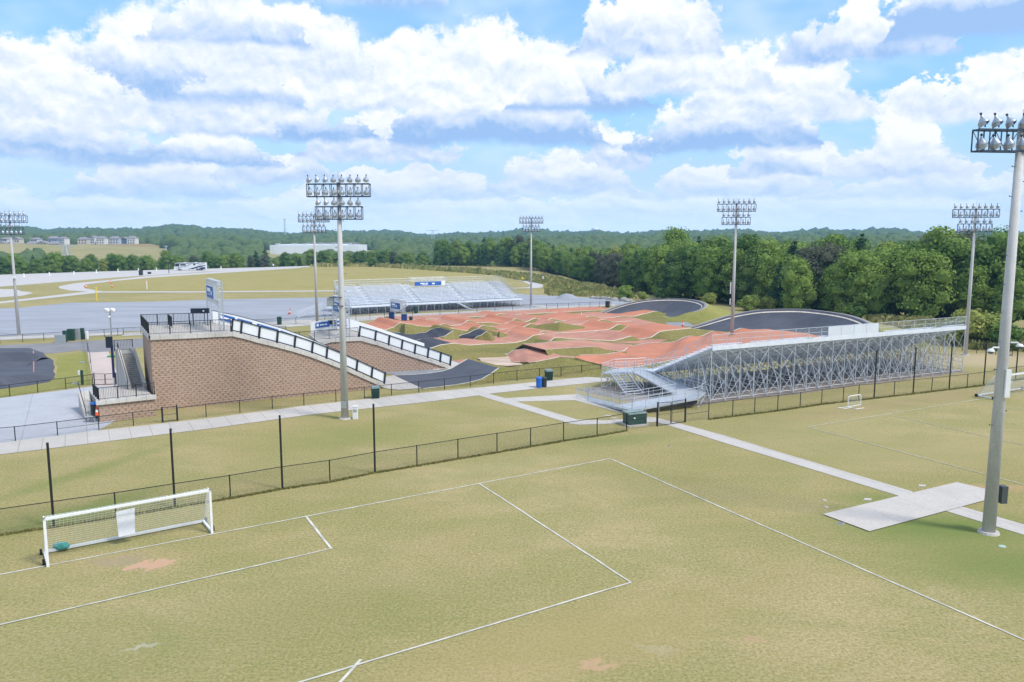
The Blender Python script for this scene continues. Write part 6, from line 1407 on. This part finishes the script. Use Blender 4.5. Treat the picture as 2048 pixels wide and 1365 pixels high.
# park signs on the hill road, rocks at the lot edge
def sign(u, v, vt, w, h, m, lb, diamond=False, pm=None):
    q = G(u, v); zt = GY(u, vt, q.y).z; t = thing('road_sign', q, lb, 'sign'); MB().tube((0, 0, 0), (0, 0, zt), .08, n=6).build('post', pm or galv, t, local=True)
    if diamond: MB().add([(0, -.12, zt - h / 2), (w / 2, -.12, zt), (0, -.12, zt + h / 2), (-w / 2, -.12, zt), (0, -.08, zt - h / 2), (w / 2, -.08, zt), (0, -.08, zt + h / 2), (-w / 2, -.08, zt)], [(0, 1, 2, 3), (7, 6, 5, 4), (0, 4, 5, 1), (1, 5, 6, 2), (2, 6, 7, 3), (3, 7, 4, 0)]).build('plate', m, t, local=True)
    else: MB().box((0, -.1, zt), (w, .05, h)).build('plate', m, t, local=True)
sign(1045, 563, 556.5, 1.1, 1.1, mat('sign_yellow', (.8, .55, .03), .5), 'yellow diamond warning sign beside the hill road', True)
sign(1086, 567, 555.5, .55, .9, white_p, 'white sign on an orange post right of the hill road', pm=mat('post_orange', (.7, .35, .1), .6))
sign(976, 544, 539, .9, .9, white_p, 'small white sign at the top of the hill road'); sign(945, 541, 538, .7, .7, white_p, 'tiny white sign at the edge of the wood above the meadow'); sign(547, 535, 530, .8, .9, white_p, 'small white sign at the far end of the pale parking lot')
sign(997, 552, 549, 2.0, 1.0, dgreen, 'low dark sign board beside the hill road')
def rock(u, v, s, lb):
    bm = bmesh.new(); bmesh.ops.create_icosphere(bm, subdivisions=2, radius=1); rs = random.Random(int(u))
    for w in bm.verts: k = rs.uniform(.75, 1.1); w.co = Vector((w.co.x * s * 1.3 * k, w.co.y * s * k, w.co.z * s * .75 * k))
    me = bpy.data.meshes.new('boulder'); bm.to_mesh(me); bm.free(); me.materials.append(mat('rock', (.42, .39, .36), .95, var=.4, vs=2)); o = bpy.data.objects.new('boulder', me); COL.objects.link(o); o.location = G(u, v) + Vector((0, 0, s * .2)); tag(o, lb, 'boulder', 'boulders at the end of the gravel lot')
for i, (u, v, s) in enumerate([(1186, 597.3, .75), (1196, 598, .7), (1208, 598.8, .9), (1219, 600, .8), (1230, 601, .8), (1250, 603, 1.1), (1258, 604, .9), (1244, 602.6, .7)]):
    rock(u, v, s, '%s pale boulder from the left at the edge of the gravel lot' % ['first', 'second', 'third', 'fourth', 'fifth', 'largest and seventh', 'last', 'sixth'][i])
q = G(1134, 597.5); gpile = patch('gravel_pile', [[Vector((q.x + x * 3, q.y + y * 2, max(0, 1.3 * (1 - (x * x + y * y)))) ) for x in np.linspace(-1, 1, 9)] for y in np.linspace(-1, 1, 7)], [gravel])
del gpile['kind']; tag(gpile, 'low heap of pale gravel at the back of the gravel lot', 'gravel heap')
# motorhome on the parking lot
rp = G(382, 541.2); t = thing('motorhome', rp, 'long white and navy motorhome parked on the pale parking lot', 'motorhome', rz=R(4))
Lr, Hr = 14.0, 3.55; rvw = mat('rv_white', (.70, .71, .72), .35); rvn = mat('rv_navy', (.03, .035, .09), .3); glass = mat('dark_glass', (.02, .025, .035), .1); rvg = mat('rv_grey', (.34, .33, .38), .4)
prof = [(-7, .55), (-7, 1.5), (-6.8, 2.6), (-6.5, 3.4), (-6.2, 3.55), (6.9, 3.55), (7.0, 3.4), (7.0, .5)]
n = len(prof); v = [(x, -1.25, z) for x, z in prof] + [(x, 1.25, z) for x, z in prof]; MB().add(v, [tuple(range(n))[::-1], tuple(range(n, 2 * n))] + [(i, (i + 1) % n, n + (i + 1) % n, n + i) for i in range(n)]).build('body', rvw, t, local=True)
def pl(nm, pts, m, y=-1.27): MB().add([(x, y, z) for x, z in pts] + [(x, y - .03, z) for x, z in pts], [tuple(range(len(pts))), tuple(range(len(pts), 2 * len(pts)))[::-1]] + [(i, i + len(pts), (i + 1) % len(pts) + len(pts), (i + 1) % len(pts)) for i in range(len(pts))]).build(nm, m, t, local=True)
pl('windscreen', [(-6.75, 1.9), (-4.9, 1.9), (-4.6, 3.1), (-6.55, 3.1)], glass); pl('window', [(-4.3, 2.3), (-1.8, 2.3), (-1.8, 2.95), (-4.3, 2.95)], glass); pl('window', [(1.6, 2.4), (2.5, 2.4), (2.5, 3.0), (1.6, 3.0)], glass)
pl('awning', [(-6.2, 3.15), (4.4, 3.15), (4.4, 3.35), (-6.2, 3.35)], rvn); pl('swoosh', [(-1, .6), (1, .6), (6.95, 2.2), (6.95, 2.5), (4, 2.05)], rvn, -1.28); pl('swoosh', [(3.6, .55), (6.95, .55), (6.95, 1.5), (5, 1.5)], rvn, -1.28); pl('swoosh', [(-2.4, 1.5), (.8, 2.9), (-.2, 2.9), (-2.5, 1.75)], rvg, -1.28); pl('swoosh', [(3.4, 2.2), (6.8, 3.3), (5.4, 3.3)], rvg, -1.28); pl('swoosh', [(-6.9, 1.0), (-3.8, 1.45), (-1.6, 2.15), (-5, 1.75)], rvg, -1.28)
for x in (-5.0, 3.2, 4.6):
    for y in (-1.2, 1.0):
        w = MB().tube((x, y - .12, .5), (x, y + .2, .5), .5, n=16).build('wheel', rubber, t, local=True); MB().tube((x, y - .15, .5), (x, y - .1, .5), .27, n=12).build('rim', galv, t, local=True)
MB().box((-2.5, 0, 3.66), (1.0, .9, .24)).box((2.5, 0, 3.66), (1.0, .9, .24)).build('roof_unit', rvw, t, local=True)
# ================================================================ distant buildings
hw = [mat('house_wall_pale', (.72, .70, .67), .8, var=.15, vs=.4), mat('house_wall_blue', (.20, .26, .34), .8), mat('house_wall_grey', (.50, .51, .55), .8), mat('house_wall_tan', (.58, .50, .43), .8)]
hr = mat('house_roof', (.30, .27, .29), .9, var=.25, vs=.5); hwin = mat('house_window', (.05, .06, .08), .2)
def house(x, y, z, w, d_, h, wm, label, rz=0., gable=False, group='houses of the distant estate'):
    t = thing('house', (x, y, z), label, 'house', group, rz)
    MB().box((0, 0, h / 2 - 2), (w, d_, h + 4)).build('wall', wm, t, local=True); e = .5; rh = w * .26
    if gable: v = [(-w / 2 - e, -d_ / 2 - e, h), (w / 2 + e, -d_ / 2 - e, h), (w / 2 + e, d_ / 2 + e, h), (-w / 2 - e, d_ / 2 + e, h), (0, -d_ / 2 - e, h + rh), (0, d_ / 2 + e, h + rh)]; f = [(0, 1, 4), (3, 5, 2), (0, 4, 5, 3), (1, 2, 5, 4), (3, 2, 1, 0)]
    else: v = [(-w / 2 - e, -d_ / 2 - e, h), (w / 2 + e, -d_ / 2 - e, h), (w / 2 + e, d_ / 2 + e, h), (-w / 2 - e, d_ / 2 + e, h), (-w / 2 + 2, 0, h + rh), (w / 2 - 2, 0, h + rh)]; f = [(0, 1, 5, 4), (2, 3, 4, 5), (3, 0, 4), (1, 2, 5), (3, 2, 1, 0)]
    MB().add(v, f).build('roof', hr, t, local=True)
    for i in range(3):
        for zz in (1.6, 4.4):
            if zz < h - .8: MB().box((-w * .3 + i * w * .3, -d_ / 2 - .03, zz), (1.2, .06, 1.4)).build('window', hwin, t, local=True)
HX = [(14, 489, 2, 0), (36, 490, 3, 1), (57, 489.5, 0, 0), (74, 490, 2, 0), (92, 490, 2, 1), (109, 490, 1, 0), (128, 489.5, 0, 0), (148, 489, 2, 0), (168, 489, 3, 0), (188, 488.5, 0, 1), (205, 488, 0, 0), (231, 488, 2, 0), (252, 488, 1, 1), (266, 488.2, 0, 0)]
wn = ['pale', 'blue', 'grey', 'tan']; on_ = ['first', 'second', 'third', 'fourth', 'fifth', 'sixth', 'seventh', 'eighth', 'ninth', 'tenth', 'eleventh', 'twelfth', 'thirteenth', 'last']
for i, (u, v, k, gb) in enumerate(HX):
    y = 900 + (i * 7 % 5) * 9; q = GY(u, v + (i * 5 % 3) * .7 - .5, y); house(q.x, y, q.z, 8.2 + (i % 3) * 1.0, 9, 5.6 + (i * 3 % 4) * .5, hw[k], '%s house from the left in the upper distant row, %s walls under a dark roof' % (on_[i], wn[k]), R((i % 3 - 1) * 8), bool(gb))
for i, (u, v, k, gb) in enumerate([(6, 499, 0, 1), (26, 500, 2, 1), (66, 499, 0, 0), (88, 498, 0, 1), (110, 499, 2, 0)]):
    y = 800; q = GY(u, v, y); house(q.x, y, q.z, 9.5, 9, 5.5, hw[k], '%s house from the left in the lower distant row among trees, %s walls' % (on_[i], wn[k]), R(15 - 10 * (i % 2)), bool(gb))
bf = []
for (u, v, y) in ((128, 505, 765), (200, 512, 745), (335, 513, 745), (332, 495, 850), (300, 488, 895), (150, 489.5, 900), (128, 493, 880)): bf.append(GY(u, v, y))
b = MB(); ctr = sum(bf, Vector()) / len(bf)
for p, q in zip(bf, bf[1:] + bf[:1]): b.add([p, q, ctr], [(0, 1, 2)])
for p, q in zip(bf, bf[1:] + bf[:1]): b.quad(p, q, q - Vector((0, 0, 14)), p - Vector((0, 0, 14)))
tag(b.build('bare_field', grass_mat('bare_field_m', (.34, .20, .11), (.27, .25, .10), (.24, .23, .08), (), False)), kind='structure')
wq = GY(640, 500, 820); t = thing('warehouse', (wq.x, 820, wq.z - 5.5), 'long low white warehouse far behind the meadow', 'warehouse', rz=R(0))
ww = mat('warehouse_white', (.80, .84, .88), .6, var=.12, vs=.05)
MB().box((0, 0, 5), (88, 50, 11)).build('wall', ww, t, local=True); MB().box((-5, -4, 10.8), (64, 40, .8)).build('roof', ww, t, local=True)
for i in range(6): MB().box((-38 + i * 14, -18 + (i % 2) * 10, 11.6), (4, 4, 1.4)).build('roof_unit', gbox, t, local=True)
MB().box((8, 30, 11.0), (50, 30, 2.8)).build('rear_wing', mat('brown_wing', (.25, .21, .20), .8), t, local=True)
def lattice(u, v, vt, y, w0, w1, label, arms=(), name='pylon'):
    q = GY(u, v, y); zt = GY(u, vt, y).z; t = thing(name, q, label, 'tower'); H_ = zt - q.z; b = MB(); n = 9; r = .16
    def cr(z): w = w0 + (w1 - w0) * z / H_; return [Vector((sx * w / 2, sy * w / 2, z)) for sx, sy in ((-1, -1), (1, -1), (1, 1), (-1, 1))]
    for i in range(n):
        a = cr(H_ * i / n); c = cr(H_ * (i + 1) / n)
        for k in range(4): b.tube(a[k], c[k], r, n=4); b.tube(a[k], c[(k + 1) % 4], r * .6, n=4); b.tube(a[k], a[(k + 1) % 4], r * .6, n=4)
    b.build('lattice_mast', galvf, t, local=True)
    for z, L in arms: MB().bar((-L, 0, H_ * z), (L, 0, H_ * z), .5, .5).build('cross_arm', galvf, t, local=True)
    return t
lattice(570, 470, 438, 1300, 1.6, 1.6, 'thin red and grey radio mast on the far horizon, left of centre', ((.98, 3), (.3, 3)), 'radio_mast')
lattice(133, 520, 490, 620, 6, 1.2, 'grey lattice pylon among trees below the bare field', ((.98, 7), (.86, 5)))
lattice(866, 505, 460, 1000, 7, 1.5, 'faint lattice pylon above the trees right of the warehouse', ((.97, 8), (.8, 6)))
lattice(333, 512, 492, 600, .6, .5, 'thin pole standing in the trees right of the bare field', ((.95, 1.5),))
q = GY(1190, 464, 2400); t = thing('water_tower', (q.x, q.y, q.z - 15), 'tiny white water tower on the far wooded ridge', 'water tower'); MB().tube((0, 0, 0), (0, 0, 17), 2.2, n=10).build('stem', ww, t, local=True); MB().lathe([(2, 14), (9, 18), (11, 22), (9, 26), (2, 28)], n=14).build('tank', ww, t, local=True)
# far white buildings at the foot of the ridge
for i, (u, w, lb) in enumerate(((1287, 26, 'leftmost tiny white building below the far ridge'), (1303, 22, 'second tiny white building below the far ridge'), (1335, 30, 'wide pale building below the far ridge'), (1385, 44, 'largest pale building on the far ridge, at its right end'))):
    q = GY(u, 473 if i < 3 else 470, 1900); t = thing('far_building', (q.x, q.y, q.z - 4), lb, 'building'); MB().box((0, 0, 5), (w * .8, 14, 14)).build('wall', ww if i < 3 else hw[3], t, local=True); MB().box((0, 0, 12.4), (w * .84, 15, .8)).build('roof', gbox, t, local=True)
# small planes far up
def plane(u, v, y, s, lb):
    q = GY(u, v, y); t = thing('airplane', q, lb, 'airplane', rz=R(70)); MB().lathe([(.1, -8), (1.4, -6), (1.5, 5), (.3, 9)], n=8, M=Matrix.Rotation(R(90), 3, 'X')).build('fuselage', rvg, t, local=True); MB().add([(-9, 2, 0), (0, -2, 0), (9, 2, 0), (0, 1, .1)], [(0, 1, 3), (1, 2, 3)]).build('wing', rvg, t, local=True); MB().add([(0, 6, 0), (0, 9, 4), (0, 9, 0), (.3, 7, 0)], [(0, 1, 2), (0, 3, 1)]).build('tail', rvg, t, local=True); t.scale = (s, s, s)
plane(567, 171, 1500, .3, 'tiny airplane in the clouds left of centre'); plane(1157, 261, 1600, .25, 'tiny airplane over the middle of the track')
